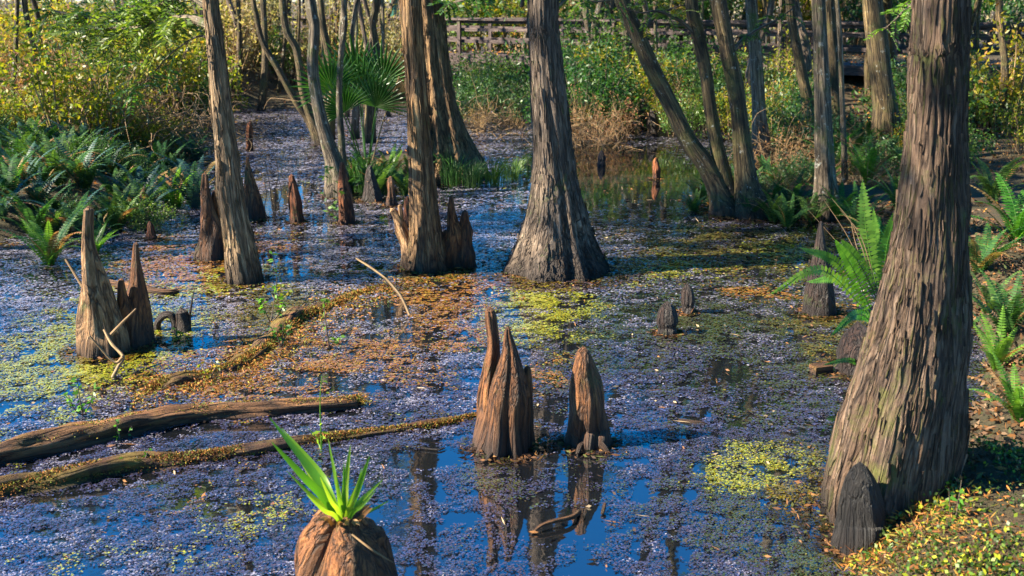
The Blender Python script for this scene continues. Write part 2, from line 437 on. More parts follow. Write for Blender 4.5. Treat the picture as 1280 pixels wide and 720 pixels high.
# ------------------------------------------------------------------ ground and water
HUM = gp(505, 222); ISL = gp(945, 262)
def height(x, y):
    x = np.asarray(x, float); y = np.asarray(y, float)
    wob = (fbm(x, y, .55, 3) - .5) * 1.1
    # left shore
    edge = np.interp(y, [0, 6, 9, 12, 13.5, 16, 20, 24, 30, 400], [-3.2, -3.5, -4.2, -4.7, -4.1, -4.5, -5.5, -6.3, -5.5, -5])
    hl = sstep(.1, -1.6, x - edge + wob) * .62
    # right shore
    edge = np.interp(y, [0, 4.4, 5.4, 7, 9, 11, 13, 15, 18, 22, 26, 400], [.68, .84, 1.12, 2.4, 3.25, 3.5, 3.35, 3.3, 4.2, 4.4, 4, 3])
    hr = sstep(-.1, 1.2, x - edge + wob * .35) * .55
    hb = sstep(24.5, 29, y + wob * 2 + sstep(1.2, -.6, np.abs(x + .2)) * -2) * .6
    h1 = .62 * np.exp(-(((x - HUM.x + .1) / 1.05) ** 2 + ((y - HUM.y - .5) / 1.1) ** 2) ** 1.3)
    h2 = .50 * np.exp(-(((x - ISL.x - .1) / .95) ** 2 + ((y - ISL.y - .25) / .6) ** 2) ** 1.3)
    h = -.33 + hl + hr + hb + h1 + h2
    return h + (fbm(x, y, 3.1, 9) - .5) * .10

def on(p, dz=0.0):
    return Vector((p[0], p[1], max(0.0, float(height(p[0], p[1]))) + dz))

xs = np.concatenate([[-300, -120, -60, -35], np.linspace(-22, 22, 150), [35, 60, 120, 300]])
ys = np.concatenate([[-60, -15], np.linspace(-2, 45, 170), [55, 70, 100, 170, 400]])
X, Y = np.meshgrid(xs, ys)
mb = MB()
idx = np.arange(X.size).reshape(X.shape)
f = np.stack([idx[:-1, :-1], idx[:-1, 1:], idx[1:, 1:], idx[1:, :-1]], -1).reshape(-1, 4)
mb.add(np.stack([X, Y, height(X, Y)], -1).reshape(-1, 3), f)
o = bpy.data.objects.new('ground', mb.mesh('ground', [M['peat']])); COL.objects.link(o); o['kind'] = 'structure'
mb = MB(); mb.add([[-300, -60, 0], [300, -60, 0], [300, 400, 0], [-300, 400, 0]], [[0, 1, 2, 3]])
o = bpy.data.objects.new('water', mb.mesh('water', [M['water']])); COL.objects.link(o); o['kind'] = 'structure'

BASES = []
# ------------------------------------------------------------------ floating weed (countless little leaves)
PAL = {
    'lav': [(.30, .285, .37), (.25, .235, .335), (.14, .13, .19), (.46, .44, .50), (.09, .08, .10)],  # purplish leaf tone, paled to carry the silvery sky glare
    'blue': [(.05, .055, .14), (.07, .075, .19), (.03, .03, .05), (.04, .055, .045), (.07, .04, .05)],  # blue of the reflected sky put into the leaf colour
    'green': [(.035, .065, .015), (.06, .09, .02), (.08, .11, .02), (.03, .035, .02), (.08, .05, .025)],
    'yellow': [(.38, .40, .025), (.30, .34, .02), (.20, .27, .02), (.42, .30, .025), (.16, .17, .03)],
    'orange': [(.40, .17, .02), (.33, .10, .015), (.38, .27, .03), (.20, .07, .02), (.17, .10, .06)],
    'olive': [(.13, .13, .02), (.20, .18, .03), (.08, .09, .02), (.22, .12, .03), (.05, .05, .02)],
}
def ell(px, py, rx, ry):
    c = gp(px, py); k = mpp(c)
    return c.x, c.y, rx * k, abs(gp(px, py - ry).y - gp(px, py + ry).y) / 2
PATCH = [(680, 388, 60, 30, 'yellow', 1), (560, 385, 70, 45, 'orange', .9), (520, 430, 80, 30, 'orange', .3), (935, 586, 62, 30, 'yellow', 3.0), (985, 612, 40, 16, 'yellow', 1.5),  # yellow and gold ellipses paint sun dapples into the leaf colour
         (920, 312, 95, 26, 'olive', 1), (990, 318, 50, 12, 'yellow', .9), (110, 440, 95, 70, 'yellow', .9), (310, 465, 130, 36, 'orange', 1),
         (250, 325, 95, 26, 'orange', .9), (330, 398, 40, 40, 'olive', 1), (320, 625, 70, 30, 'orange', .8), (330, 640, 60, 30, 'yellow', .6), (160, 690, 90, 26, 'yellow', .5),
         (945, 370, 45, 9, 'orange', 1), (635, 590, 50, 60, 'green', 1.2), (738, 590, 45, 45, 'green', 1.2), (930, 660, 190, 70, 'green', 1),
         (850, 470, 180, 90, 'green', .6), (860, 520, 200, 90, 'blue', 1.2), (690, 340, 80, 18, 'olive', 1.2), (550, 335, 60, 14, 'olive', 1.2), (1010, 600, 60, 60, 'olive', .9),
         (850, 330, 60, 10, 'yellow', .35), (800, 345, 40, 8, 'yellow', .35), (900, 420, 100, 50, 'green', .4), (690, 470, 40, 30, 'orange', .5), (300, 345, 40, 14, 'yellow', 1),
         (1060, 430, 80, 50, 'olive', .7), (560, 650, 160, 60, 'blue', 1.6), (760, 640, 140, 80, 'blue', 1.3), (250, 610, 180, 60, 'blue', 1.0)]  # blue ellipses paint sky reflection into the leaves
OPEN = [(770, 215, 125, 42, 1.3), (345, 252, 30, 20, 1.0), (485, 390, 34, 15, 1.0), (550, 572, 60, 14, 1.0), (600, 660, 260, 75, .30), (905, 462, 26, 13, .9),
        (655, 575, 16, 30, .7), (690, 655, 60, 20, .8), (320, 620, 190, 60, .30), (700, 700, 160, 40, .35), (1010, 285, 30, 14, .8), (460, 240, 60, 12, .8), (755, 600, 60, 60, .35)]
PATCHW = [(ell(*p[:4]), p[4], p[5]) for p in PATCH]; OPENW = [(ell(*p[:4]), p[4]) for p in OPEN]
def gauss(x, y, e):
    q = ((x - e[0]) / e[2]) ** 2 + ((y - e[1]) / e[3]) ** 2
    return np.exp(-q ** 1.3 * .9)

# ------------------------------------------------------------------ tree builders
def limb(mb, p, d, L, r, lvl, rg, leafmat_i, nleaf, ls):
    n = 5
    pts = [Vector(p)]
    dd = Vector(d).normalized()
    for i in range(n):
        dd = (dd + Vector((rg.uniform(-.3, .3), rg.uniform(-.3, .3), rg.uniform(-.12, .25)))).normalized()
        pts.append(pts[-1] + dd * (L / n))
    tube(mb, pts, [r * (1 - .8 * i / n) for i in range(n + 1)], seg=5 if r > .015 else 3, rings=n + 1, seed=rg.randint(0, 9999), cap=False)
    if lvl > 0:
        for i in range(rg.randint(4, 6)):
            k = rg.randint(1, n)
            a = Vector((rg.uniform(-1, 1), rg.uniform(-1, 1), rg.uniform(-.3, .7))).normalized()
            limb(mb, pts[k], (dd * .6 + a), L * rg.uniform(.4, .62), r * .5, lvl - 1, rg, leafmat_i, nleaf, ls)
    if lvl == 0 and nleaf:
        C = []; D = []
        for i in range(nleaf):
            k = rg.uniform(.25, 1) * n; j = min(int(k), n - 1)
            q = pts[j].lerp(pts[j + 1], k - j)
            C.append(q + Vector((rg.gauss(0, .05), rg.gauss(0, .05), rg.gauss(0, .05))))
            D.append(Vector((rg.uniform(-1, 1), rg.uniform(-1, 1), rg.uniform(-.9, .5))))
        leaves(mb, np.array(C), np.array(D), np.array([ls * rg.uniform(.6, 1.3) for _ in C]), ls * .34, leafmat_i)

def crown_mesh(seed, H=5.5, spread=2.1, nleaf=26, leaf='leaf_cypress', ls=.11, np_=15):
    rg = random.Random(seed); mb = MB()
    tr = [Vector((0, 0, -.25))]
    for i in range(6):
        tr.append(tr[-1] + Vector((rg.uniform(-.15, .15), rg.uniform(-.15, .15), (H + .25) / 6)))
    tube(mb, tr, [.09 * (1 - i / 6.6) for i in range(7)], seg=8, rings=13, seed=seed, cap=False)
    for i in range(np_):
        t = .06 + .9 * i / np_
        k = t * 6; j = min(int(k), 5)
        q = tr[j].lerp(tr[j + 1], k - j)
        a = i * 2.4 + rg.uniform(-.4, .4)
        L = spread * (1.05 - .62 * t) * rg.uniform(.75, 1.2)
        limb(mb, q, Vector((math.cos(a), math.sin(a), rg.uniform(.1, .5))), L, .04 * (1.1 - t * .8), 1, rg, 1, nleaf, ls)
    return mb.mesh('crown', [M['twig'], M[leaf]])

CROWNS = [crown_mesh(101, nleaf=40), crown_mesh(202, 6, 2.4, 36), crown_mesh(303, 5, 1.8, 44, 'leaf_green', .10)]
DENSE = [crown_mesh(111, 6, 2.8, 95, 'leaf_cypress', .15, 18), crown_mesh(212, 6.5, 3.0, 85, 'leaf_green', .15, 18)]
BARE = [crown_mesh(404, 5.5, 2.2, 4), crown_mesh(505, 4.5, 1.7, 7, 'leaf_yellow')]

def tree(name, label, pix, base_w, mat, group=None, cat='tree', top=7.5, flute=(9, .22, .8), seed=0, crown=None, seg=36, yz=None, base_py=None, lean=(0, 0), lump=.035, Yoff=0, rings_m=.07, z0=None):
    """pix: [(px, py, width px)] from the foot up; the foot fixes the depth"""
    b = gp(pix[0][0], pix[0][1]) if z0 is None else gp(pix[0][0], pix[0][1], z0)
    Y = b.y
    root = thing(name, label, cat, b, group)
    BASES.append((b.x, b.y, pix[0][2] * mpp(b) / 2))
    P = []; Rr = []
    for i, (px, py, wd) in enumerate(pix):
        p = b if i == 0 else at(px, py, Y + Yoff * i)
        P.append(p); Rr.append(wd * mpp(p) / 2)
    # root foot under water / soil
    P.insert(0, P[0] + Vector((0, 0, -.32))); Rr.insert(0, Rr[0] * 1.12)
    dv = (P[-1] - P[-2]); dv /= max(dv.z, .05)
    p = P[-1]
    n_up = 4
    rise = max(top - p.z, 1)
    for i in range(1, n_up + 1):
        t = i / n_up
        P.append(p + Vector((dv.x * rise * t * .6 + RN.uniform(-.08, .08) + lean[0] * t, dv.y * rise * t * .6 + RN.uniform(-.08, .08) + lean[1] * t, rise * t)))
        Rr.append(Rr[len(pix)] * (1 - .5 * t))
    mbt = MB()
    L = sum((P[i + 1] - P[i]).length for i in range(len(P) - 1))
    tube(mbt, P, Rr, seg=seg, rings=int(min(160, max(24, L / rings_m))), flute=flute, lump=lump, seed=seed, ridge=.012)
    if seg >= 34: strips(mbt, int(L * seg * 1.6), random.Random(seed + 5), 4.5, .010 + .004 * (seg > 60))
    part('trunk', mbt, [M[mat]], root)
    ci = crown or DENSE[seed % 2]
    c = part('crown', ci, None, root)
    c.location = P[-1] - b; c.rotation_euler = (0, 0, seed * 1.7)
    k = max(.6, min(1.4, Rr[-1] / .075)); c.scale = (k, k, k)
    root['_top'] = [P[-1].x, P[-1].y, P[-1].z]
    del root['_top']
    return root, b, P, Rr

def sprays(mb, P, n, ls, spread, rg, mat=1, droop=.35):
    """feathery twigs along a branch path"""
    P = catmull([list(p) for p in P], 40)
    for i in range(n):
        k = rg.randint(3, 39)
        q = Vector(P[k])
        d = Vector((rg.gauss(0, 1), rg.gauss(0, 1), rg.gauss(-.1, .7))).normalized()
        L = spread * rg.uniform(.4, 1)
        e = q + d * L + Vector((0, 0, -droop * L * .6))
        m_ = q.lerp(e, .5) + Vector((0, 0, .12 * L))
        tw = catmull([list(q), list(m_), list(e)], 14)
        tube(mb, [q, m_, e], [.004, .003, .0015], seg=3, rings=5, cap=False)
        C = []; D = []
        ax = (e - q).normalized()
        side = ax.cross(Vector((rg.uniform(-.4, .4), rg.uniform(-.4, .4), 1))).normalized()
        for j in range(2, 14):
            for sgn in (-1, 1):
                C.append(tw[j]); D.append(ax * .7 + side * sgn + Vector((0, 0, rg.uniform(-.3, .1))))
        leaves(mb, np.array(C), np.array(D), ls * rg.uniform(.7, 1.2), ls * .3, mat)

# ------------------------------------------------------------------ main trees
t1, b1, P1, _ = tree('cypress_tree', 'slim tan cypress leaning over the pond near the fern bank, branch reaching out', [(306, 352, 46), (298, 300, 36), (287, 230, 31), (280, 160, 26), (272, 80, 22), (264, 0, 18)],
                     46, 'cypress_pale', seed=3, flute=(9, .16, .5))
rg = random.Random(5)
Yb = b1.y
for k, path in enumerate(([(262, 32), (238, 24), (205, 26), (172, 36), (130, 34), (80, 44)], [(262, 8), (232, -6), (196, 8), (166, 24), (110, 22), (60, 12)], [(270, 60), (250, 45), (215, 66), (185, 98), (160, 118)])):
    mbb = MB()
    P = [at(x, y, Yb + .22 * i * (1 if k != 1 else 1.5)) for i, (x, y) in enumerate(path)]
    tube(mbb, P, [.045, .040, .034, .028, .018, .006][:len(P)] if k < 2 else [.014, .011, .008, .006, .003], seg=8, rings=24, lump=.05, seed=k, mat=0)
    sprays(mbb, P[1:], (130, 120, 16)[k], .07, .5, rg)
    part('branch', mbb, [M['palebark'], M['leaf_cypress']], t1)

t2, b2, P2, _ = tree('cypress_tree', 'slim mossy cypress standing between a forked knee and a double spiked knee', [(533, 336, 52), (532, 310, 44), (530, 270, 36), (526, 200, 30), (521, 120, 26), (514, 0, 25)],
                     52, 'cypress_warm', seed=8, flute=(8, .22, .6))
t4, b4, P4, _ = tree('cypress_tree', 'big straight grey brown cypress with a wide fluted base, alone in the water', [(696, 338, 122), (696, 322, 108), (695, 290, 84), (694, 240, 60), (692, 200, 50), (686, 120, 43), (680, 50, 38), (679, 0, 37)],
                     120, 'cypress', seed=12, flute=(11, .17, 1.1), top=9, seg=72)
t3, b3, P3, _ = tree('cypress_tree', 'old broad cypress with spreading buttress on the palmetto hummock', [(560, 212, 82), (558, 195, 70), (552, 160, 56), (545, 110, 44), (540, 50, 38), (536, 0, 34)],
                     80, 'cypress_warm', seed=21, flute=(7, .30, 1.3), top=8.5, seg=60, z0=.12)
t14, b14, P14, _ = tree('cypress_tree', 'massive ridged cypress rising from the near bank with a dark knee at its foot', [(1116, 642, 176), (1115, 625, 160), (1113, 600, 143), (1127, 520, 134), (1146, 430, 116), (1158, 330, 94), (1168, 200, 74), (1174, 80, 66), (1177, 0, 64)],
                        200, 'cypress_red', seed=33, flute=(5, .30, .75), top=9, seg=110, lump=.05)
# leafy shoot low on the massive trunk's upper side
rg = random.Random(77)
mbb = MB(); Yt = b14.y + 3.2
P = [at(1160, -10, b14.y + .1), at(1142, 4, b14.y + .5), at(1122, 22, b14.y + .9), at(1106, 36, b14.y + 1.2)]
tube(mbb, P, [.012, .008, .005, .002], seg=6, rings=12)
sprays(mbb, P, 16, .03, .2, rg)
part('branch', mbb, [M['twig'], M['fern_bright']], t14)

# the clump of trunks on the dark root island
tl, bl, _, _ = tree('leaning_tree', 'mossy trunk leaning strongly towards the pond from the root island', [(908, 262, 44), (898, 235, 30), (882, 205, 24), (860, 175, 22), (838, 130, 20), (815, 85, 20), (795, 40, 19), (777, 0, 18)], 44, 'mossbark', seed=41, flute=(6, .18, .4), z0=.06, seg=28, lean=(-.4, 0))
tm, bm, _, _ = tree('swamp_tree', 'dark slender trunk in the middle of the root island, next to the leaning one', [(918, 262, 40), (908, 235, 24), (898, 190, 18), (890, 150, 16), (882, 90, 16), (872, 40, 16), (864, 0, 16)], 40, 'mossbark', seed=42, flute=(6, .15, .4), z0=.06, seg=24)
tf, bf, _, _ = tree('swamp_tree', 'mossy upright trunk at the far end of the root island, thickest of its clump', [(940, 264, 60), (934, 235, 34), (929, 190, 24), (921, 120, 21), (909, 60, 20), (898, 0, 20)], 60, 'mossbark', seed=43, flute=(7, .2, .4), z0=.06, seg=28)
tree('swamp_tree', 'yellow lit trunk standing behind the root island, shaded in its middle', [(952, 196, 26), (949, 150, 18), (946, 90, 16), (942, 40, 15), (939, 0, 15)], 26, 'palebark', seed=44, z0=.2, seg=20)
tree('swamp_tree', 'pale grey lichen spotted trunk beside the dark tall knee', [(1032, 268, 44), (1033, 240, 30), (1031, 200, 24), (1028, 120, 20), (1025, 50, 18), (1023, 0, 17)], 44, 'palebark', seed=46, z0=.05, seg=28)
tree('swamp_tree', 'olive trunk partly hidden behind the pale lichen spotted trunk', [(1046, 172, 20), (1044, 120, 15), (1040, 60, 14), (1036, 0, 13)], 20, 'mossbark', seed=47, z0=.3, seg=18)
tree('sapling', 'thin bare sapling stem rising between the lichen trunk and the forked trunk', [(1056, 232, 9), (1055, 180, 7), (1052, 110, 6), (1050, 50, 6), (1046, 0, 5)], 9, 'palebark', seed=48, cat='sapling', z0=.2, seg=10, crown=BARE[1], top=5)
tree('swamp_tree', 'thick dark trunk in front of the boardwalk railing, yellow moss down one side', [(1110, 190, 40), (1107, 140, 30), (1102, 100, 27), (1096, 50, 26), (1090, 0, 25)], 40, 'mossbark', seed=49, z0=.3, seg=26)
tree('leaning_tree', 'crooked dark trunk tilting beside the sunlit bank hump', [(1014, 178, 22), (1010, 130, 15), (1002, 90, 13), (994, 50, 12), (988, 10, 11)], 22, 'mossbark', seed=50, z0=.3, seg=18)

def leafy_branch(root, b, path, r0, n, leaf, ls, spread, seed, dz=.1):
    mbb = MB(); P = [at(x, y, b.y + dz * q) for q, (x, y) in enumerate(path)]
    m_ = len(P)
    tube(mbb, P, [r0 * (1 - .85 * q / (m_ - 1)) for q in range(m_)], seg=6, rings=18, lump=.04, seed=seed)
    if n: sprays(mbb, P, n, ls, spread, random.Random(seed))
    part('branch', mbb, [M['twig'], M[leaf]], root)
leafy_branch(t3, b3, [(548, 10), (572, 2), (598, -4), (628, -8)], .02, 22, 'leaf_green', .09, .4, 1, -.3)
leafy_branch(t4, b4, [(696, 8), (716, -4), (744, 2), (772, -2)], .018, 18, 'leaf_green', .07, .35, 2, .4)
leafy_branch(tl, bl, [(800, 42), (820, 20), (850, 8), (890, -2)], .03, 14, 'leaf_yellow', .06, .35, 3, .2)
leafy_branch(tm, bm, [(872, 46), (850, 26), (822, 14), (800, 16), (770, 8)], .028, 10, 'leaf_cypress', .06, .35, 4, -.1)
leafy_branch(tf, bf, [(912, 70), (926, 52), (945, 38), (972, 24), (1000, 4)], .03, 12, 'leaf_green', .06, .35, 5, .1)
# multi stem clump and slim leaning stems by the channel
tree('swamp_tree', 'twisting brown trunk rooted at the near end of the palmetto hummock', [(424, 236, 34), (418, 205, 22), (408, 175, 17), (397, 130, 15), (391, 80, 14), (393, 35, 14), (388, 0, 14)], 34, 'palebark', seed=51, z0=.1, seg=22, crown=BARE[0])
tree('sapling', 'thin winding stem rising through the palmetto fans', [(428, 226, 14), (427, 180, 9), (424, 125, 8), (426, 70, 7), (431, 30, 7), (429, 0, 6)], 14, 'palebark', seed=52, cat='sapling', z0=.15, seg=12, crown=BARE[1], top=5)
tree('leaning_tree', 'slender dark stem slanting over the channel with a rusty leaf clump', [(396, 172, 15), (386, 150, 10), (372, 130, 9), (345, 82, 8), (328, 52, 7), (320, 18, 7), (316, 0, 6)], 15, 'mossbark', seed=53, z0=.05, seg=12, crown=BARE[0], top=6)
tree('leaning_tree', 'dark bent stem slanting over the channel, steeper of the two', [(402, 178, 17), (390, 150, 11), (379, 115, 10), (371, 64, 9), (358, 38, 9), (353, 0, 9)], 17, 'mossbark', seed=54, z0=.05, seg=12, crown=BARE[0], top=6)
tree('swamp_tree', 'brown slim trunk forking up behind the palmetto fans', [(412, 168, 14), (415, 110, 10), (409, 60, 9), (403, 30, 9), (401, 0, 8)], 14, 'mossbark', seed=55, z0=.1, seg=12, crown=BARE[1])
tree('swamp_tree', 'wavy slim trunk just behind the palmetto, closest to the old broad cypress', [(462, 165, 14), (463, 110, 10), (471, 70, 9), (466, 30, 9), (470, 0, 9)], 14, 'mossbark', seed=56, z0=.2, seg=12, crown=BARE[1])
tree('sapling', 'slanting pale stem behind the wavy slim trunk', [(444, 160, 10), (446, 100, 7), (440, 50, 6), (446, 0, 6)], 10, 'palebark', seed=57, cat='sapling', z0=.2, seg=10, crown=BARE[0], top=5)

# ------------------------------------------------------------------ knees, stumps
def knee(name, label, fingers, mat, group=None, cat='cypress knee', seed=0, z0=0.0, flute=6, lump=.15, seg=32, roots=0):
    """fingers: (tip px, tip py, base px, base py, base width px, tip width px[, middle width factor])"""
    b = gp(fingers[0][0][0], fingers[0][0][1], z0) if isinstance(fingers[0], list) else gp(fingers[0][2], fingers[0][3], z0)
    mbk = MB()
    BASES.append((b.x, b.y, (fingers[0][0][2] if isinstance(fingers[0], list) else fingers[0][4]) * mpp(b) / 2))
    for i, fg in enumerate(fingers):
        if isinstance(fg, list):
            p0 = gp(fg[0][0], fg[0][1], z0) if i == 0 or fg[0][1] > fingers[0][0][1] - 12 else at(fg[0][0], fg[0][1], b.y); k = mpp(p0)
            P = [p0] + [at(x, y, p0.y + .02) for x, y, _ in fg[1:]]; Rr = [w_ * k / 2 for _, _, w_ in fg]
            P.insert(0, P[0] + Vector((0, 0, -.25 if p0.z < .02 + z0 else -.03))); Rr.insert(0, Rr[0] * 1.12)
            H = (P[-1] - p0).length
            tube(mbk, P, Rr, seg=seg, rings=max(26, int(H / .015)), flute=(flute, .16, H * .9), lump=lump, seed=seed * 13 + i, ridge=.03)
            continue
        tx, ty, bx, by, bw, tw = fg[:6]
        bulge = fg[6] if len(fg) > 6 else .62
        p0 = gp(bx, by, z0); p1 = at(tx, ty, p0.y + .02)
        k = mpp(p0)
        mid = p0.lerp(p1, .45) + Vector(((p0.x - p1.x) * .12, 0, 0))
        q = p0.lerp(p1, .82)
        H = (p1 - p0).length
        r0, r1 = bw * k / 2, tw * k / 2
        P = [p0 + Vector((0, 0, -.25)), p0, p0.lerp(mid, .5), mid, q, p1]
        Rr = [r0 * 1.15, r0, r0 * .86, r0 * bulge + r1 * .1, r1 * 1.05 + (r0 - r1) * .10, r1 * .62]
        tube(mbk, P, Rr, seg=seg, rings=max(26, int(H / .018)), flute=(flute, .07 if mat == 'knee_dark' else .20, H * .9), lump=lump * (.5 if mat == 'knee_dark' else 1), seed=seed * 13 + i, ridge=.03)
    rg = random.Random(seed)
    for i in range(roots):
        a = rg.uniform(0, 6.28); r0 = (fingers[0][0][2] if isinstance(fingers[0], list) else fingers[0][4]) * mpp(b) / 2
        p = b + Vector((math.cos(a) * r0 * .7, math.sin(a) * r0 * .7, .05)); e = b + Vector((math.cos(a) * r0 * 1.7, math.sin(a) * r0 * 1.7, -.03))
        tube(mbk, [p, p.lerp(e, .5) + Vector((0, 0, .015)), e], [.02, .014, .006], seg=8, rings=10, lump=.1, seed=i)
    return single(name, label, cat, mbk, [M[mat]], b, group)

G = 'cypress knees around the pond'
knee('cypress_knee', 'tall bottle shaped pale knee by the fern bank', [[(131, 440, 62), (129, 415, 55), (123, 382, 43), (117, 345, 28), (112, 312, 17), (110, 285, 13), (110, 262, 11)]], 'knee_tan', G, seed=1, seg=40)
knee('cypress_knee', 'brown pointed knee leaning on the tall bottle shaped pale knee', [[(171, 430, 42), (170, 400, 34), (171, 360, 19), (170, 325, 10), (170, 305, 6)], [(156, 434, 30), (155, 405, 22), (153, 370, 12), (152, 350, 7)]], 'knee', G, seed=2)
knee('cypress_knee', 'broad two peaked knee half hidden behind the slim tan cypress', [[(264, 324, 36), (263, 290, 28), (260, 262, 18), (257, 238, 10), (256, 218, 6)], [(276, 322, 26), (274, 280, 18), (270, 240, 9)]], 'knee', G, seed=3)
knee('cypress_knee', 'pointed brown knee in the channel just past the slim tan cypress', [(309, 198, 317, 274, 28, 5, .62)], 'knee', G, seed=4)
knee('cypress_knee', 'red brown blunt knee leaning in the open channel water', [(364, 220, 371, 279, 17, 9, .85)], 'knee_red', G, seed=5)
knee('cypress_knee', 'tall red brown knee against the palmetto hummock trunk', [(428, 204, 434, 280, 21, 8, .8)], 'knee_red', G, seed=6)
knee('cypress_knee', 'small dark red knee at the foot of the fern bank', [(187, 278, 191, 300, 14, 6)], 'knee_red', G, seed=7)
knee('cypress_knee', 'small red stub knee far up the channel', [(312, 154, 312, 189, 9, 7, .9)], 'knee_red', G, seed=8)
knee('cypress_knee', 'forked two pronged knee touching the slim mossy cypress', [[(517, 335, 32), (510, 304, 20), (502, 285, 15), (495, 270, 10), (490, 263, 8)], [(508, 310, 10), (500, 290, 11), (501, 272, 7), (500, 257, 6)]], 'knee_tan', G, seed=9)
knee('cypress_knee', 'double spiked knee with a split top beside the slim mossy cypress', [[(566, 334, 28), (567, 300, 22), (565, 270, 12), (564, 246, 5)], [(581, 334, 22), (582, 300, 18), (581, 276, 11), (581, 265, 7)], [(553, 335, 20), (555, 308, 13), (557, 290, 7)]], 'knee', G, seed=10)
knee('cypress_knee', 'short red tipped knee hiding behind the forked two pronged knee', [(509, 247, 509, 284, 12, 7)], 'knee_red', G, seed=11)
knee('cypress_knee', 'large orange brown knee with three fingers in the middle of the pond', [[(634, 562, 66), (633, 530, 60), (633, 495, 52), (636, 465, 34), (637, 440, 19), (635, 418, 9), (635, 411, 6)], [(613, 556, 30), (611, 500, 27), (614, 460, 20), (617, 430, 15), (614, 400, 14), (612, 388, 11)], [(656, 556, 24), (657, 510, 20), (658, 475, 14), (659, 460, 8)]], 'knee', G, seed=12, seg=44, roots=2)
knee('cypress_knee', 'single rounded dark brown knee next to the three fingered knee', [[(735, 555, 56), (735, 545, 50), (734, 517, 46), (733, 489, 40), (730, 461, 29), (729, 446, 21), (729, 438, 13)]], 'knee', G, seed=13, seg=44, roots=6, lump=.07)
knee('cypress_knee', 'squat blunt dark knee out on the open duckweed, nearer of a pair', [(834, 381, 834, 418, 25, 19, .95)], 'knee_dark', G, seed=14)
knee('cypress_knee', 'upright dark knee on the open duckweed, farther of a pair', [(859, 357, 860, 392, 17, 13, .95)], 'knee_dark', G, seed=15)
knee('cypress_knee', 'tiny black knee near the far green reflection', [(752, 189, 752, 206, 11, 6, .9)], 'knee_dark', G, seed=16)
knee('cypress_knee', 'slim red knee standing in the green mirrored water', [(820, 198, 820, 224, 10, 6, .9)], 'knee_red', G, seed=17)
knee('cypress_knee', 'tall dark red knee before the far bank, first of three in a row', [(785, 123, 785, 168, 15, 8, .8)], 'knee_red', G, seed=18)
knee('cypress_knee', 'black pointed knee before the far bank, middle of three in a row', [(803, 124, 804, 164, 13, 6, .8)], 'knee_dark', G, seed=19)
knee('cypress_knee', 'black blunt knee before the far bank, last of three in a row', [(816, 136, 816, 170, 14, 8, .9)], 'knee_dark', G, seed=20)
knee('cypress_knee', 'tall slim dark spire knee below the pale lichen spotted trunk', [(1026, 278, 1024, 392, 42, 7, .62)], 'knee_dark', G, seed=22, lump=.08)
knee('cypress_knee', 'black rounded knee against the foot of the massive ridged cypress', [[(1075, 672, 60), (1075, 652, 57), (1075, 628, 50), (1075, 605, 39), (1075, 592, 27), (1075, 583, 15)]], 'knee_black', G, seed=23, lump=.06, z0=.06)
knee('cypress_knee', 'brown stub at the palmetto hummock waterline', [(488, 222, 490, 258, 16, 8)], 'knee', G, seed=24)
knee('cypress_knee', 'gnarled dark knee among roots under the palmetto', [(462, 208, 465, 252, 26, 8)], 'knee_dark', G, seed=25)
# dark mound of dead root by the near bank
knee('dead_stump', 'low black rotten stump below the bright ferns', [(1072, 412, 1074, 462, 66, 40, .85)], 'knee_dark', None, 'stump', seed=26, z0=.0)
# curled root and stub
mb = MB(); b = gp(214, 414)
k = mpp(b)
tube(mb, [at(198, 418, b.y), at(197, 404, b.y), at(205, 394, b.y), at(215, 395, b.y), at(219, 408, b.y), at(216, 420, b.y)], [.028, .03, .03, .028, .03, .034], seg=10, rings=22, lump=.1, seed=3)
tube(mb, [at(228, 420, b.y), at(229, 404, b.y), at(227, 390, b.y)], [.07, .055, .045], seg=12, rings=14, lump=.15, seed=5)
tube(mb, [at(237, 395, b.y), at(240, 376, b.y), at(243, 361, b.y)], [.012, .008, .004], seg=6, rings=8)
tube(mb, [at(237, 420, b.y), at(237, 395, b.y)], [.02, .012], seg=6, rings=6)
single('curled_root', 'black curled root and stub poking out of pale duckweed', 'root', mb, [M['knee_dark']], b)

# foreground stump with strap leaved plant
mb = MB(); b = gp(425, 770); kk = mpp(gp(425, 690))
Pst = [at(425, 790, b.y), at(424, 740, b.y), at(424, 690, b.y), at(428, 660, b.y), at(434, 645, b.y)]
tube(mb, Pst, [54 * kk, 51 * kk, 45 * kk, 33 * kk, 14 * kk], seg=60, rings=60, flute=(7, .13, 3), lump=.16, seed=91, ridge=.03)
single('stump', 'rounded brown stump in the nearest water carrying a strap leaved plant', 'stump', mb, [M['knee']], b)
def strap(mb, P, wd, mat=0, fold=.25):
    C = catmull([list(p) for p in P], 16); n = len(C)
    d = np.gradient(C, axis=0); side = np.cross(d, [0.15, -1, .35]); side /= np.linalg.norm(side, axis=1)[:, None]
    t = np.linspace(0, 1, n); ww = wd * (.6 + .9 * t - 1.42 * t ** 3) / 2
    nrm = np.cross(side, d); nrm /= np.linalg.norm(nrm, axis=1)[:, None]
    V = np.stack([C - side * ww[:, None] + nrm * (ww * fold)[:, None], C, C + side * ww[:, None] + nrm * (ww * fold)[:, None]], 1).reshape(-1, 3)
    i = np.arange(n - 1)[:, None] * 3
    f = np.concatenate([i + np.array([[0, 1, 4, 3]]), i + np.array([[1, 2, 5, 4]])])
    mb.add(V, f, mat)
b = at(431, 655, gp(425, 770).y)
pl = thing('strap_leaf_plant', 'bright green strap leaved plant growing on top of the near stump', 'plant', b)
Y0 = b.y
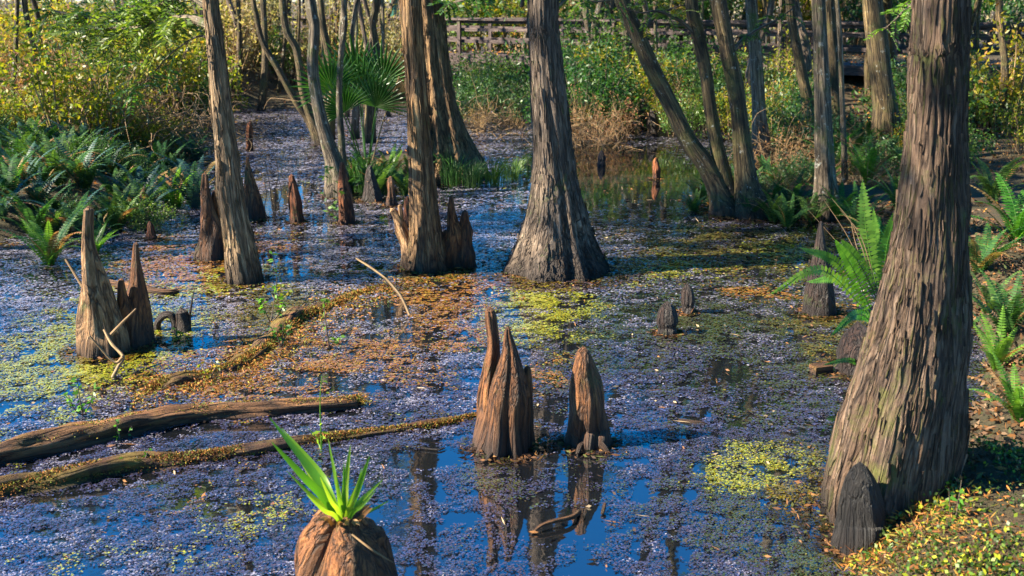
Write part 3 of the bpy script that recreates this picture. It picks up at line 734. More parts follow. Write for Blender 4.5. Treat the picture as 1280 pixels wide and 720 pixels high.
for (ex, ey, mx, my, dy, wd) in ((337, 522, 385, 582, .1, 22), (340, 553, 378, 594, -.12, 20), (352, 535, 398, 588, .2, 16), (438, 556, 432, 606, .1, 17), (462, 570, 447, 612, -.08, 18), (478, 600, 455, 622, .12, 13), (420, 590, 424, 622, -.15, 12), (448, 600, 440, 628, -.2, 12), (366, 560, 396, 606, .3, 14), (452, 585, 444, 622, .25, 14), (400, 596, 414, 626, -.3, 11), (470, 612, 452, 632, -.25, 11), (383, 618, 405, 638, -.2, 11), (410, 548, 420, 600, .35, 11), (358, 588, 392, 622, -.05, 12), (486, 626, 460, 640, .2, 10), (430, 575, 430, 618, -.1, 11)):
    mb = MB()
    strap(mb, [at(430, 660, Y0), at((430 + mx) / 2, (655 + my) / 2 - 3, Y0 + dy * .3), at(mx, my, Y0 + dy * .7), at(ex, ey, Y0 + dy)], wd * kk * .5)
    part('leaf', mb, [M['strap']], pl)
mb = MB()
for i in range(14):
    a = RN.uniform(0, 6.28)
    p = at(431, 657, Y0) + Vector((math.cos(a) * .05, math.sin(a) * .05, 0))
    strap(mb, [p, p + Vector((math.cos(a) * .03, math.sin(a) * .03, .05)), p + Vector((math.cos(a) * .07, math.sin(a) * .07, RN.uniform(-.02, .1)))], .022)
part('dead_sheath', mb, [M['leaf_dry']], pl)
mb = MB()
tube(mb, [at(440, 668, Y0 - .2), at(465, 687, Y0 - .25), at(491, 703, Y0 - .2)], [.004, .0045, .002], seg=6, rings=10)
single('straw_twig', 'pale straw twig lying across the near stump', 'twig', mb, [M['drytwig']], at(465, 687, Y0 - .25))

# ------------------------------------------------------------------ logs and sticks
def moss_on(mb, C, r, n, cols, rg, ls=.02, up=.55):
    m = len(C)
    k = rg.integers(0, m, n)
    a = rg.normal(size=n) * up
    d = np.gradient(C, axis=0)[k]; d /= np.linalg.norm(d, axis=1)[:, None]
    side = np.cross(d, [0, 0, 1]); side /= np.linalg.norm(side, axis=1)[:, None]
    upv = np.cross(side, d)
    nr = side * np.sin(a)[:, None] + upv * np.cos(a)[:, None]
    p = C[k] + nr * r[k][:, None] * .98 + d * rg.normal(size=n)[:, None] * .03
    D = nr * .6 + rg.normal(size=(n, 3)) * .7
    col = np.array(cols)[rg.integers(0, len(cols), n)] * (.6 + .8 * rg.random(n))[:, None]
    leaves(mb, p, D, ls * (.6 + rg.random(n)), ls * .45, 0, col)

def log(label, pix, mat, z=.02, seed=0, moss=0, cols=None, stubs=(), name='fallen_log', ls=.02, up=.55):
    P = []; Rr = []
    for px, py, wd in pix:
        p = gp(px, py, z); P.append(p); Rr.append(wd * mpp(p) / 2)
    root = thing(name, label, 'log', P[0])
    mbl = MB()
    C, r = tube(mbl, P, Rr, seg=30, rings=110, lump=.2, seed=seed, flute=(5, .16, 50))
    for (x0, y0, x1, y1, w0) in stubs:
        p = gp(x0, y0, z); q = at(x1, y1, p.y)
        tube(mbl, [p, p.lerp(q, .5), q], [w0 * mpp(p) / 2, w0 * mpp(p) / 2.4, w0 * mpp(p) / 4], seg=10, rings=10, lump=.1)
    part('trunk', mbl, [M[mat]], root)
    if moss:
        mm = MB(); moss_on(mm, C, r, moss, cols, np.random.default_rng(seed), ls, up)
        o_ = part('moss', mm, [M['litter']], root)
    return root
OR = [(.34, .13, .03), (.42, .20, .04), (.24, .09, .03), (.30, .24, .04), (.14, .16, .03)]
GR = [(.09, .14, .02), (.16, .20, .03), (.28, .27, .04), (.30, .14, .03)]
log('long brown log lying across the near shallows, sunlit along its top', [(-80, 588, 30), (40, 562, 36), (120, 545, 37), (190, 529, 32), (270, 516, 25), (350, 512, 22), (430, 505, 19), (447, 503, 13), (454, 504, 5)], 'log', z=.03, seed=61, moss=3500, ls=.012, cols=OR + GR)
log('thin rotten log covered in rusty moss, half sunk beside the long brown log', [(-80, 640, 30), (70, 606, 38), (150, 590, 36), (230, 580, 28), (320, 567, 24), (410, 552, 20), (500, 540, 15), (560, 530, 13), (606, 521, 11)], 'rotlog', z=-.004, seed=62, moss=14000, ls=.014, cols=OR + OR + GR + [(.08, .035, .015)] * 3, up=.9)
log('low ridge of rotting wood under orange moss, behind the long brown log', [(180, 500, 14), (215, 488, 34), (262, 478, 28), (300, 464, 30), (345, 432, 28), (370, 408, 32), (410, 392, 24), (450, 374, 20), (498, 358, 8)], 'rotlog', z=-.05, seed=63, moss=34000, cols=OR + OR + OR + GR + [(.10, .05, .02)], ls=.022, up=1.15)
log('short brown branch lying in the yellow shallows behind the tall pale knee', [(128, 352, 8), (170, 361, 11), (205, 366, 10), (222, 364, 6)], 'log', z=.02, seed=64)
log('black rotten branch floating in far duckweed near the green mirrored water', [(1018, 245, 8), (968, 262, 9), (905, 268, 7)], 'rotlog', z=.03, seed=65)

def stick(label, pix, w0, w1, mat='drytwig', zs=None, name='stick', forks=()):
    P = []
    b0 = gp(pix[-1][0], pix[-1][1], .01); 
    n = len(pix)
    for i, (px, py) in enumerate(pix):
        if zs is None: P.append(at(px, py, b0.y + .06 * (n - 1 - i)))
        else: P.append(gp(px, py, zs[i]))
    mbs = MB(); k = mpp(b0)
    tube(mbs, P, [(w0 + (w1 - w0) * i / (n - 1)) * k / 2 for i in range(n)], seg=8, rings=24, lump=.06, seed=n)
    for path in forks:
        Q = [at(x, y, b0.y) for x, y in path]
        tube(mbs, Q, [w1 * k / 2.2, w1 * k / 3, w1 * k / 5][:len(Q)] if len(Q) <= 3 else [w1 * k / 3] * len(Q), seg=6, rings=12)
    return single(name, label, 'stick', mbs, [M[mat]], b0)
stick('pale curved stick arching out of the duckweed before the double spiked knee', [(445, 323), (466, 336), (486, 352), (502, 372), (512, 394)], 2.6, 4.2)
stick('pale forked stick propped against the tall bottle shaped knee', [(130, 412), (140, 430), (154, 446), (148, 458), (141, 472)], 3.5, 5, forks=([(154, 446), (142, 452), (112, 420)], [(139, 418), (152, 404), (170, 386)]))
stick('long straight twig slanting behind the pale forked stick', [(82, 324), (104, 360), (124, 398), (139, 428)], 3, 4)
stick('dark curved branch half sunk in the blue water before the rounded knee', [(664, 668), (676, 657), (694, 651), (716, 646), (724, 640)], 4, 7, 'log', zs=[0, .03, .035, .03, 0])
stick('short mossy twig stub upright in the blue water', [(756, 630), (753, 642)], 5, 5, 'rotlog')
stick('thin black twig floating before the thin rotten log', [(492, 556), (515, 558), (545, 562), (556, 560)], 3, 2, 'knee_dark', zs=[.01] * 4)
stick('small black stick on the blue water by the near stump', [(186, 640), (200, 638), (215, 641)], 4, 3, 'knee_dark', zs=[.01] * 3)
stick('straw coloured twig on the duckweed near the root island', [(985, 316), (992, 312), (1000, 308)], 2, 2, zs=[.01] * 3)
stick('dark drift wood bar on the duckweed beyond the yellow patch', [(848, 527), (880, 530), (905, 528)], 9, 5, 'rotlog', zs=[-.005] * 3)
mb = MB(); b = gp(1026, 466); box(mb, b + Vector((0, 0, .03)), (.14, .09, .06), .3)
me_ = mb.mesh('wood_block', [M['log']], b)
o = single('wood_block', 'small square block of wood floating near the rotten stump', 'wood block', me_, None, b)
bev = o.modifiers.new('bevel', 'BEVEL'); bev.width = .008; bev.segments = 2

# ------------------------------------------------------------------ plants
def frond(mb, base, az, L, rise, arch, width, np_=26, mat=0, twist=0.0, rg=RN):
    """one sword-fern frond: an arching stalk with paired leaflets"""
    dirh = Vector((math.cos(az), math.sin(az), 0))
    n = np_
    P = [Vector(base)]; el = rise
    for i in range(n):
        t = i / n
        e = el - arch * t ** 1.4
        P.append(P[-1] + (dirh * math.cos(e) + Vector((0, 0, 1)) * math.sin(e)) * (L / n))
    tube(mb, P[::4] + [P[-1]], [.004 * L / .7 * (1 - .8 * i / (len(P[::4]))) + .0008 for i in range(len(P[::4]) + 1)], seg=3, rings=10, mat=mat, cap=False)
    side = Vector((-math.sin(az), math.cos(az), 0))
    V = []; Fc = []
    for i in range(2, n + 1):
        t = i / n
        wl = width * (min(1, (t + .06) * 3.2)) * (1 - t ** 2.2) ** .8 + .004
        d = (P[i] - P[i - 1]).normalized()
        up = side.cross(d) * -1
        br = L / n * .52
        for s in (-1, 1):
            o_ = side * s
            tip = P[i] + o_ * wl + d * wl * .25 + up * (-.16 * wl + rg.uniform(-.05, .05) * wl)
            m1 = P[i] + o_ * wl * .45 + d * (wl * .06)
            k = len(V)
            V += [P[i] - d * br * .6, m1 - d * br * .8, tip, m1 + d * br * .8, P[i] + d * br * .6]
            Fc.append((k, k + 1, k + 2, k + 3, k + 4))
    mb.add(np.array([list(v) for v in V]), np.array(Fc), mat)

def fern_mesh(seed, n=12, L=.75, width=.085, mat='fern', np_=24):
    rg = random.Random(seed); mb = MB()
    for i in range(n):
        frond(mb, (rg.uniform(-.04, .04), rg.uniform(-.04, .04), 0), i * 6.283 / n + rg.uniform(-.3, .3), L * rg.uniform(.7, 1.15), rg.uniform(.95, 1.45), rg.uniform(.6, 1.7), width * rg.uniform(.8, 1.1), np_, 1 if rg.random() < .10 else 0, rg=rg)
    return mb.mesh('fern', [M[mat], M['leaf_dry']])
FERN = {k: [fern_mesh(900 + i + j * 10, 12 + i * 2, .8, .085, k) for i in range(3)] for j, k in enumerate(('fern', 'fern_blue', 'fern_bright'))}

def put_fern(kind, px, py, z, scale, label, group, i):
    p = on(gp(px, py, z))
    o_ = single('sword_fern', label, 'fern', FERN[kind][i % 3], None, p - Vector((0, 0, .03)), group)
    o_.rotation_euler = (RN.uniform(-.1, .1), RN.uniform(-.1, .1), RN.uniform(0, 6.28)); o_.scale = (scale,) * 3
    return o_

i = 0
GL = 'sword ferns on the fern bank'
for row, (y0, n) in enumerate(((172, 10), (188, 11), (204, 12), (220, 12), (236, 11), (252, 9), (266, 6))):
    for k in range(n):
        px = -10 + (255 if row < 5 else 205 - (row - 5) * 40) * (k + .5) / n + RN.uniform(-9, 9)
        blue = (row + k * 2) % 3 == 0
        put_fern('fern_blue' if blue else 'fern', px, y0 + RN.uniform(-5, 5), .25, RN.uniform(.5, 1.1),
                 'blue green sword fern in the dense fern bank under the yellow brush' if blue else 'mid green sword fern in the dense fern bank under the yellow brush', GL, i); i += 1
put_fern('fern_bright', 218, 236, .25, .8, 'bright lime sword fern at the pond edge of the fern bank', None, 1)
put_fern('fern_bright', 60, 300, .25, .9, 'yellow green fern just behind the tall bottle shaped knee', None, 2)
put_fern('fern_bright', 118, 292, .2, .55, 'small bright fern beside the tip of the tall bottle shaped knee', None, 0)
GI = 'ferns on the root island'
for (px, py, s) in ((892, 232, .6), (905, 246, .7), (975, 238, .8), (958, 250, .75), (990, 252, .8), (1003, 226, .8), (868, 250, .5), (918, 252, .6), (940, 258, .6), (968, 262, .65), (985, 268, .6), (926, 236, .8), (955, 228, .9), (1015, 262, .7), (878, 238, .55)):
    put_fern('fern', px, py, .15, s, 'dark green fern crowding the foot of the root island trunks', GI, i); i += 1
for (px, py, s, kk_) in ((470, 226, .8, 'fern'), (445, 212, .8, 'fern'), (505, 226, .7, 'fern'), (488, 210, .8, 'fern_bright'), (432, 226, .6, 'fern'), (520, 214, .8, 'fern'), (460, 214, .9, 'fern')):
    put_fern(kk_, px, py, .2, s, {'fern': 'dark green fern on the palmetto hummock', 'fern_bright': 'lime green fern on the palmetto hummock'}[kk_], 'ferns on the palmetto hummock', i); i += 1
GRB = 'ferns on the shaded bank behind the rotten stump'
for (px, py, s) in ((1062, 215, .9), (1085, 230, .9), (1108, 208, .9), (1050, 250, .8), (1125, 262, .9), (1098, 280, .7), (1240, 250, 1.0), (1270, 300, 1.0), (1225, 330, .8), (1030, 226, .7), (1262, 400, .8), (1275, 520, .6), (1236, 365, .55), (1248, 430, .6), (1075, 196, 1.0), (1120, 192, 1.0), (1140, 230, 1.0), (1118, 300, .8), (1075, 262, .8), (1045, 205, .9), (1090, 184, 1.0), (1150, 205, 1.0)):
    put_fern('fern' if i % 2 else 'fern_bright', px, py, .25, s, 'green fern on the shaded bank between the lichen trunk and the massive cypress', GRB, i); i += 1
# the bright near ferns by the massive trunk, each frond a part
def near_fern(label, base, fr, mat='fern_bright', dead=()):
    b = on(gp(*base)); 
    root = thing('sword_fern', label, 'fern', b)
    for (ex, ey, mx, my, dy, wpx) in fr:
        mbf = MB()
        P = catmull([list(b), list(at(mx, my, b.y + dy * .6)), list(at(ex, ey, b.y + dy))], 34)
        n = len(P)
        tube(mbf, [Vector(P[j]) for j in (0, 8, 16, 24, 33)], [.004, .0035, .003, .002, .001], seg=4, rings=12, cap=False)
        V = []; Fc = []
        d = np.gradient(P, axis=0); d /= np.linalg.norm(d, axis=1)[:, None]
        for j in range(6, n):
            t = j / (n - 1)
            view = np.array([0, -1, .35]); sd_ = np.cross(d[j], view); sd_ /= np.linalg.norm(sd_)
            wl = wpx * mpp(b) * min(1, (t - .05) * 3) * (1 - t ** 2.5) ** .75 + .003
            br = np.linalg.norm(P[-1] - P[0]) / n * .55
            for s in (-1, 1):
                tip = P[j] + sd_ * s * wl + d[j] * wl * .3 + np.array([0, -.1, -.12]) * wl
                m1 = P[j] + sd_ * s * wl * .5 + d[j] * wl * .1
                k = len(V); V += [P[j] - d[j] * br * .6, m1 - d[j] * br * .9, tip, m1 + d[j] * br * .9, P[j] + d[j] * br * .6]
                Fc.append((k, k + 1, k + 2, k + 3, k + 4))
        mbf.add(np.array([list(v) for v in V]), np.array(Fc), 0)
        part('frond', mbf, [M[mat]], root)
    for path in dead:
        mbf = MB(); P = [b] + [at(x, y, b.y + .1 * q) for q, (x, y) in enumerate(path)]
        tube(mbf, P, [.0035] * (len(P) - 1) + [.001], seg=4, rings=14, cap=False)
        part('dead_stalk', mbf, [M['drytwig']], root)
near_fern('bright green fern with two tall upright fronds against the massive ridged cypress', (1104, 372, .12),
          [(1078, 226, 1084, 300, .25, 15), (1124, 256, 1108, 310, -.1, 13), (1052, 300, 1074, 330, -.15, 12), (1092, 262, 1096, 312, .3, 9), (1130, 300, 1122, 335, .2, 11)],
          dead=([(1070, 290), (1040, 248)], [(1078, 300), (1050, 262)], [(1060, 320), (1010, 262)], [(1062, 300), (1030, 250)], [(1072, 312), (1062, 268)]))
near_fern('low spreading fern with long yellowing fronds reaching over the water', (1098, 398, .08),
          [(962, 368, 1030, 338, -.5, 8), (1044, 300, 1068, 340, -.3, 11), (1002, 310, 1050, 332, -.2, 9), (1040, 418, 1072, 392, -.6, 8), (1130, 430, 1118, 410, -.5, 8), (1010, 352, 1055, 352, .2, 8)])
near_fern('single thin green frond dipping beside the rotten stump', (1090, 452, .08), [(1030, 456, 1062, 450, -.2, 4), (1085, 420, 1086, 436, .1, 5)])

# palmetto fans
def fan(mb, hub, d, up, R_, n=22, spread=2.3, mat=0, droop=.1, rg=RN):
    d = Vector(d).normalized(); s_ = d.cross(Vector(up)).normalized(); nr = s_.cross(d).normalized()
    V = []; Fc = []
    for i in range(n):
        a = -spread / 2 * 1.0 + spread * i / (n - 1)
        a *= 1.05
        L = R_ * (1 - .22 * abs(a) / (spread / 2)) * rg.uniform(.9, 1.05)
        da = spread / (n - 1) * .5
        r_ = lambda ang, l, z: Vector(hub) + (d * math.cos(ang) + s_ * math.sin(ang)) * l + nr * z + Vector((0, 0, -droop * l * l / R_))
        k = len(V)
        V += [Vector(hub), r_(a - da, L * .5, -.008), r_(a, L * .5, .018), r_(a + da, L * .5, -.008), r_(a - da * .35, L * .8, 0), r_(a + da * .35, L * .8, 0), r_(a, L * .8, .01), r_(a + rg.uniform(-.03, .03), L, -.02)]
        Fc += [(k, k + 1, k + 2, k + 2), (k, k + 2, k + 3, k + 3), (k + 1, k + 4, k + 6, k + 2), (k + 2, k + 6, k + 5, k + 3), (k + 4, k + 7, k + 6, k + 6), (k + 6, k + 7, k + 5, k + 5)]
    tri = np.array([f_[:3] for f_ in Fc if f_[2] == f_[3]]); qd = np.array([f_ for f_ in Fc if f_[2] != f_[3]])
    A = np.array([list(v) for v in V])
    n0 = len(A)
    mb.add(A, qd, mat)
    mb.f.append((tri + (mb.n - n0), mat))
b = on(gp(458, 205, .25))
pal = thing('palmetto', 'green palmetto with several fan leaves on the hummock behind the slim mossy cypress', 'palmetto', b)
for (hx, hy, tx, ty, R_, dy) in ((415, 112, 402, 84, .72, -.2), (452, 122, 440, 84, .78, .1), (478, 104, 484, 70, .74, .25), (470, 134, 474, 100, .66, -.35), (446, 96, 444, 70, .8, .6), (432, 140, 418, 120, .6, -.5)):
    h = at(hx, hy, b.y + dy); tip = at(tx, ty, b.y + dy - .1)
    mbf = MB()
    tube(mbf, [b, b.lerp(h, .5) + Vector((0, 0, .08)), h], [.014, .011, .008], seg=6, rings=10, mat=0)
    fan(mbf, h, tip - h, (RN.uniform(-.3, .3), -1, .25), R_, spread=2.9, rg=random.Random(int(hx)))
    part('frond', mbf, [M['palm']], pal, smooth=False)
h = at(499, 96, b.y - .35)
mbf = MB(); tube(mbf, [b, b.lerp(h, .55) + Vector((0, 0, .1)), h], [.013, .01, .008], seg=6, rings=10)
fan(mbf, h, (.12, -.2, -1), (0, -1, -.2), .66, n=18, spread=.85, droop=0, rg=random.Random(3))
part('frond', mbf, [M['palm_dead']], pal, smooth=False, label='dead brown frond hanging down')

def tuft_mesh(seed, n=90, h=.5, r=.2):
    rg = random.Random(seed); mb = MB()
    for i in range(n):
        a = rg.uniform(0, 6.28); q = Vector((math.cos(a), math.sin(a), 0)) * rg.uniform(0, r)
        l = h * rg.uniform(.5, 1.15); lean = rg.uniform(.1, .6)
        strap(mb, [q, q + Vector((math.cos(a) * lean * l * .3, math.sin(a) * lean * l * .3, l * .55)), q + Vector((math.cos(a) * lean * l, math.sin(a) * lean * l, l * (.95 - lean * .3)))], .012)
    return mb.mesh('tuft', [M['grass']])
TUFT = [tuft_mesh(1), tuft_mesh(2, 110, .42, .28)]
for (px, py, s, z, lab) in ((568, 232, 1.0, 0, 'green sedge tuft at the foot of the old broad cypress'), (590, 234, .8, 0, 'low sedge tuft at the outer root of the old broad cypress'), (616, 232, .85, 0, 'sedge tuft standing alone in the duckweed, nearer the hummock'),
                            (640, 226, .75, 0, 'sedge tuft standing alone in the duckweed, nearer the big straight cypress'), (455, 232, 1.1, .1, 'dark sedge tuft under the palmetto fans'), (478, 238, .7, .05, 'small sedge tuft between the palmetto and the slim mossy cypress'), (440, 218, .9, .15, 'sedge tuft between the winding stem and the palmetto')):
    p = on(gp(px, py, z)); o = single('sedge_tuft', lab, 'grass tuft', TUFT[int(px) % 2], None, p, 'sedge tufts'); o.scale = (s,) * 3; o.rotation_euler = (0, 0, px)

# seedlings with a few leaves
def seedling(label, base, stems, leafn=14, ls=.06, mat='leaf_green', stem='twig', z=0.0, seed=0):
    b = gp(base[0], base[1], z); rg = random.Random(seed)
    root = thing('seedling', label, 'plant', b)
    ms = MB(); ml = MB()
    for path in stems:
        P = [b] + [at(x, y, b.y + rg.uniform(-.08, .08)) for x, y in path]
        tube(ms, P, [.006 - .0045 * j / (len(P) - 1) for j in range(len(P))], seg=5, rings=14, cap=False)
        C = catmull([list(p) for p in P], 30)
        k = [rg.randint(8, 29) for _ in range(leafn)]
        D = np.array([[rg.uniform(-1, 1), rg.uniform(-1, .4), rg.uniform(-.5, .4)] for _ in k])
        leaves(ml, C[k], D, np.array([ls * rg.uniform(.6, 1.2) for _ in k]), ls * .45, 0)
    part('stem', ms, [M[stem]], root); part('foliage', ml, [M[mat]], root, smooth=False)
seedling('sprig of round green leaves sprouting from the orange moss ridge', (412, 436), [[(408, 410), (405, 380), (410, 372)], [(418, 425), (425, 420)]], 12, .055, 'fern_bright', seed=1)
seedling('leafy green sprig sprouting before the slim tan cypress', (338, 404), [[(342, 380), (346, 345), (340, 318)], [(350, 390), (356, 372)], [(330, 385), (326, 372)]], 14, .06, 'fern_bright', seed=2)
seedling('leafy vine climbing the red brown knee by the hummock', (414, 282), [[(410, 260), (404, 230), (412, 205)], [(420, 262), (424, 235)]], 16, .09, 'leaf_green', seed=3)
seedling('tall thin green stem rising between the two logs', (402, 566), [[(401, 540), (400, 500), (402, 470)], [(396, 548), (385, 535)]], 5, .05, 'strap', 'fern_bright', seed=4)
seedling('pale green weed by the curled root', (222, 424), [[(220, 416), (219, 410)], [(226, 418), (231, 414)]], 7, .05, 'fern_bright', seed=5)
seedling('yellow green ragged weed at the foot of the slim tan cypress', (345, 378), [[(340, 368), (330, 358)], [(350, 366), (352, 354)], [(356, 370), (362, 362)]], 12, .06, 'leaf_yellow', seed=6)
seedling('green weeds on the muddy edge below the tall pale knee', (104, 520), [[(100, 500), (96, 470)], [(112, 505), (118, 486)], [(92, 510), (84, 490)]], 14, .05, 'fern_bright', seed=7)
seedling('small sprout with round leaves on the rusty mossy log', (176, 585), [[(172, 574), (170, 562)], [(182, 572), (186, 560)], [(160, 580), (154, 572)]], 9, .035, 'strap', seed=8)
seedling('green sprouts on the near end of the long brown log', (150, 552), [[(148, 540), (144, 524)], [(158, 545), (165, 532)]], 9, .035, 'fern_bright', seed=9)
seedling('bright green leafy weed against the massive trunk at the picture edge', (1190, 668), [[(1188, 640), (1186, 610)], [(1196, 640), (1202, 600)], [(1182, 655), (1174, 640)]], 14, .05, 'fern_bright', seed=10, z=.1)
seedling('leafy sprout beside the dark knee of the massive cypress', (1050, 640), [[(1049, 615), (1050, 592)]], 10, .045, 'leaf_green', seed=11)
seedling('spreading green sprout in the rusty debris halfway along the ridge', (352, 436), [[(346, 420), (338, 408)], [(358, 418), (366, 402)], [(353, 420), (354, 404)]], 14, .05, 'leaf_green', seed=12)
seedling('yellow green sprout near the outer end of the orange moss ridge', (262, 476), [[(256, 464), (250, 455)], [(268, 462), (274, 452)]], 11, .045, 'leaf_yellow', seed=13)
# bare black seedling twigs in the open channel
mb = MB(); b = gp(342, 280)
for path in ([(340, 255), (336, 225), (330, 198)], [(344, 240), (348, 215), (341, 186), (343, 172)], [(346, 262), (352, 240), (347, 222)], [(331, 262), (333, 240), (330, 225)]):
    tube(mb, [b + Vector((RN.uniform(-.05, .05), 0, -.05))] + [at(x, y, b.y) for x, y in path], [.008] + [.006 - .0015 * j for j in range(len(path))], seg=5, rings=14, cap=False)
single('bare_seedling', 'bare black twigs standing in the bright open channel water', 'plant', mb, [M['knee_dark']], b)

# ------------------------------------------------------------------ shrubs and brush
def bush_mesh(seed, w, h, nst, nleaf, ls, leaf, wood='twig', asp=.42, bare=.25):
    rg = random.Random(seed); r2 = np.random.default_rng(seed); ms = MB(); ml = MB()
    tips = []
    for i in range(nst):
        a = rg.uniform(0, 6.28); rr = w / 2 * math.sqrt(rg.random())
        e = Vector((math.cos(a) * rr, math.sin(a) * rr, h * rg.uniform(.55, 1.05) * (1 - .35 * (rr / (w / 2)) ** 2)))
        b_ = Vector((math.cos(a) * rr * .25, math.sin(a) * rr * .25, -.05))
        m_ = b_.lerp(e, .5) + Vector((rg.uniform(-.1, .1), rg.uniform(-.1, .1), .06 * h))
        tube(ms, [b_, m_, e], [.010 * h / 1.2, .007 * h / 1.2, .002], seg=4, rings=7, cap=False, seed=i)
        C = catmull([list(b_), list(m_), list(e)], 12)
        for k in range(4):
            j = rg.randint(4, 11); q = Vector(C[j])
            t_ = q + Vector((rg.gauss(0, 1), rg.gauss(0, 1), rg.gauss(.3, .8))).normalized() * rg.uniform(.12, .35) * w * .5
            tube(ms, [q, q.lerp(t_, .5) + Vector((0, 0, .03)), t_], [.004, .003, .001], seg=3, rings=4, cap=False)
            tips += [(q, t_)]
    ncl = len(tips)
    if nleaf:
        k = r2.integers(0, ncl, nleaf)
        A = np.array([list(t[0]) for t in tips]); B = np.array([list(t[1]) for t in tips])
        act = r2.random(ncl) > bare
        k = k[act[k]]; n = len(k)
        t = r2.random(n)[:, None] ** .6
        C = A[k] * (1 - t) + B[k] * t + r2.normal(size=(n, 3)) * .05 * w
        C[:, 2] = np.maximum(C[:, 2], .02)
        D = r2.normal(size=(n, 3)) + (B[k] - A[k]) * 2 + np.array([0, 0, -.15])
        leaves(ml, C, D, ls * (.55 + .8 * r2.random(n)), ls * asp, 0, rg=r2)
    return ms.mesh('stems', [M[wood]]), (ml.mesh('foliage', [M[leaf]], smooth=False) if nleaf else None)

B = {
    'green': [bush_mesh(31, 1.6, 1.5, 20, 2600, .075, 'leaf_green'), bush_mesh(32, 1.9, 1.2, 22, 2600, .08, 'leaf_green')],
    'deep': [bush_mesh(33, 1.6, 1.1, 18, 2400, .075, 'leaf_deep'), bush_mesh(34, 1.3, 1.4, 16, 1900, .08, 'leaf_deep')],
    'yellow': [bush_mesh(35, 1.7, 1.8, 22, 1900, .085, 'leaf_yellow', 'drytwig'), bush_mesh(36, 1.5, 1.4, 18, 1500, .08, 'leaf_yellow', 'drytwig')],
    'dry': [bush_mesh(37, 1.6, 1.5, 34, 700, .07, 'leaf_dry', 'drytwig'), bush_mesh(38, 1.9, 1.1, 40, 520, .07, 'leaf_dry', 'drytwig')],
    'pale': [bush_mesh(39, 2.4, 2.8, 34, 1700, .12, 'leaf_pale', 'drytwig'), bush_mesh(40, 2.2, 2.4, 30, 1500, .11, 'leaf_pale', 'drytwig')],
}
def put_bush(kind, p, s, label, group=None, i=0, sz=None):
    ms, ml = B[kind][i % 2]
    root = thing('shrub', label, 'shrub', on(p, -.03), group)
    part('stems', ms, None, root); part('foliage', ml, None, root)
    root.rotation_euler = (0, 0, RN.uniform(0, 6.28)); root.scale = (s, s, s if sz is None else sz)
    return root
for k in range(14):
    px = -30 + 250 * ((k * .618) % 1); py = RN.uniform(176, 262)
    if px > 190 and py > 235: px -= 70
    put_bush(('deep', 'green')[k % 2], gp(px, py, .3), RN.uniform(.32, .5), ('dark green low shrub growing up between the ferns of the fern bank', 'fresh green low shrub growing up between the ferns of the fern bank')[k % 2], 'low shrubs between the bank ferns', k)
LY, LD, LG = 'yellow green brush shrub on the bank above the ferns', 'dry tan twiggy shrub on the bank above the ferns', 'leafy green shrub on the bank above the ferns'
for k in range(52):
    px = RN.uniform(-70, 262); D_ = RN.uniform(17.5, 31)
    x = (px - 640) / F * D_
    if x > -5.2 and D_ < 24: x -= .8
    kind = ('yellow', 'dry', 'green', 'yellow', 'dry', 'yellow')[k % 6]
    if 150 < px < 262 and D_ < 20: D_ += 4; x = (px - 640) / F * D_
    put_bush(kind, (x, D_), RN.uniform(.9, 1.5), {'yellow': LY, 'dry': LD, 'green': LG}[kind], 'brush on the bank above the ferns', k)
for k in range(16):
    px = -40 + 285 * ((k * .618) % 1)
    kind = ('yellow', 'green', 'yellow')[k % 3]
    put_bush(kind, gp(px, RN.uniform(160, 180), .3), RN.uniform(.45, .75), {'yellow': 'small yellow green shrub on the edge between ferns and dry brush', 'green': 'small leafy green shrub on the edge between ferns and dry brush'}[kind], 'small shrubs between ferns and dry brush', k)
# back bank, left of the hummock to the channel
for k in range(28):
    px = RN.uniform(255, 500); D_ = RN.uniform(27.5, 37)
    put_bush(('pale', 'yellow', 'dry', 'pale', 'pale', 'green', 'dry')[k % 7], ((px - 640) / F * D_, D_), RN.uniform(.8, 1.2), {'pale': 'pale sunlit brush at the far end of the channel', 'yellow': 'yellow green shrub at the far end of the channel', 'dry': 'dry tan shrub at the far end of the channel', 'green': 'leafy green shrub at the far end of the channel'}[('pale', 'yellow', 'dry', 'pale', 'pale', 'green', 'dry')[k % 7]], 'shrubs at the far end of the channel', k)
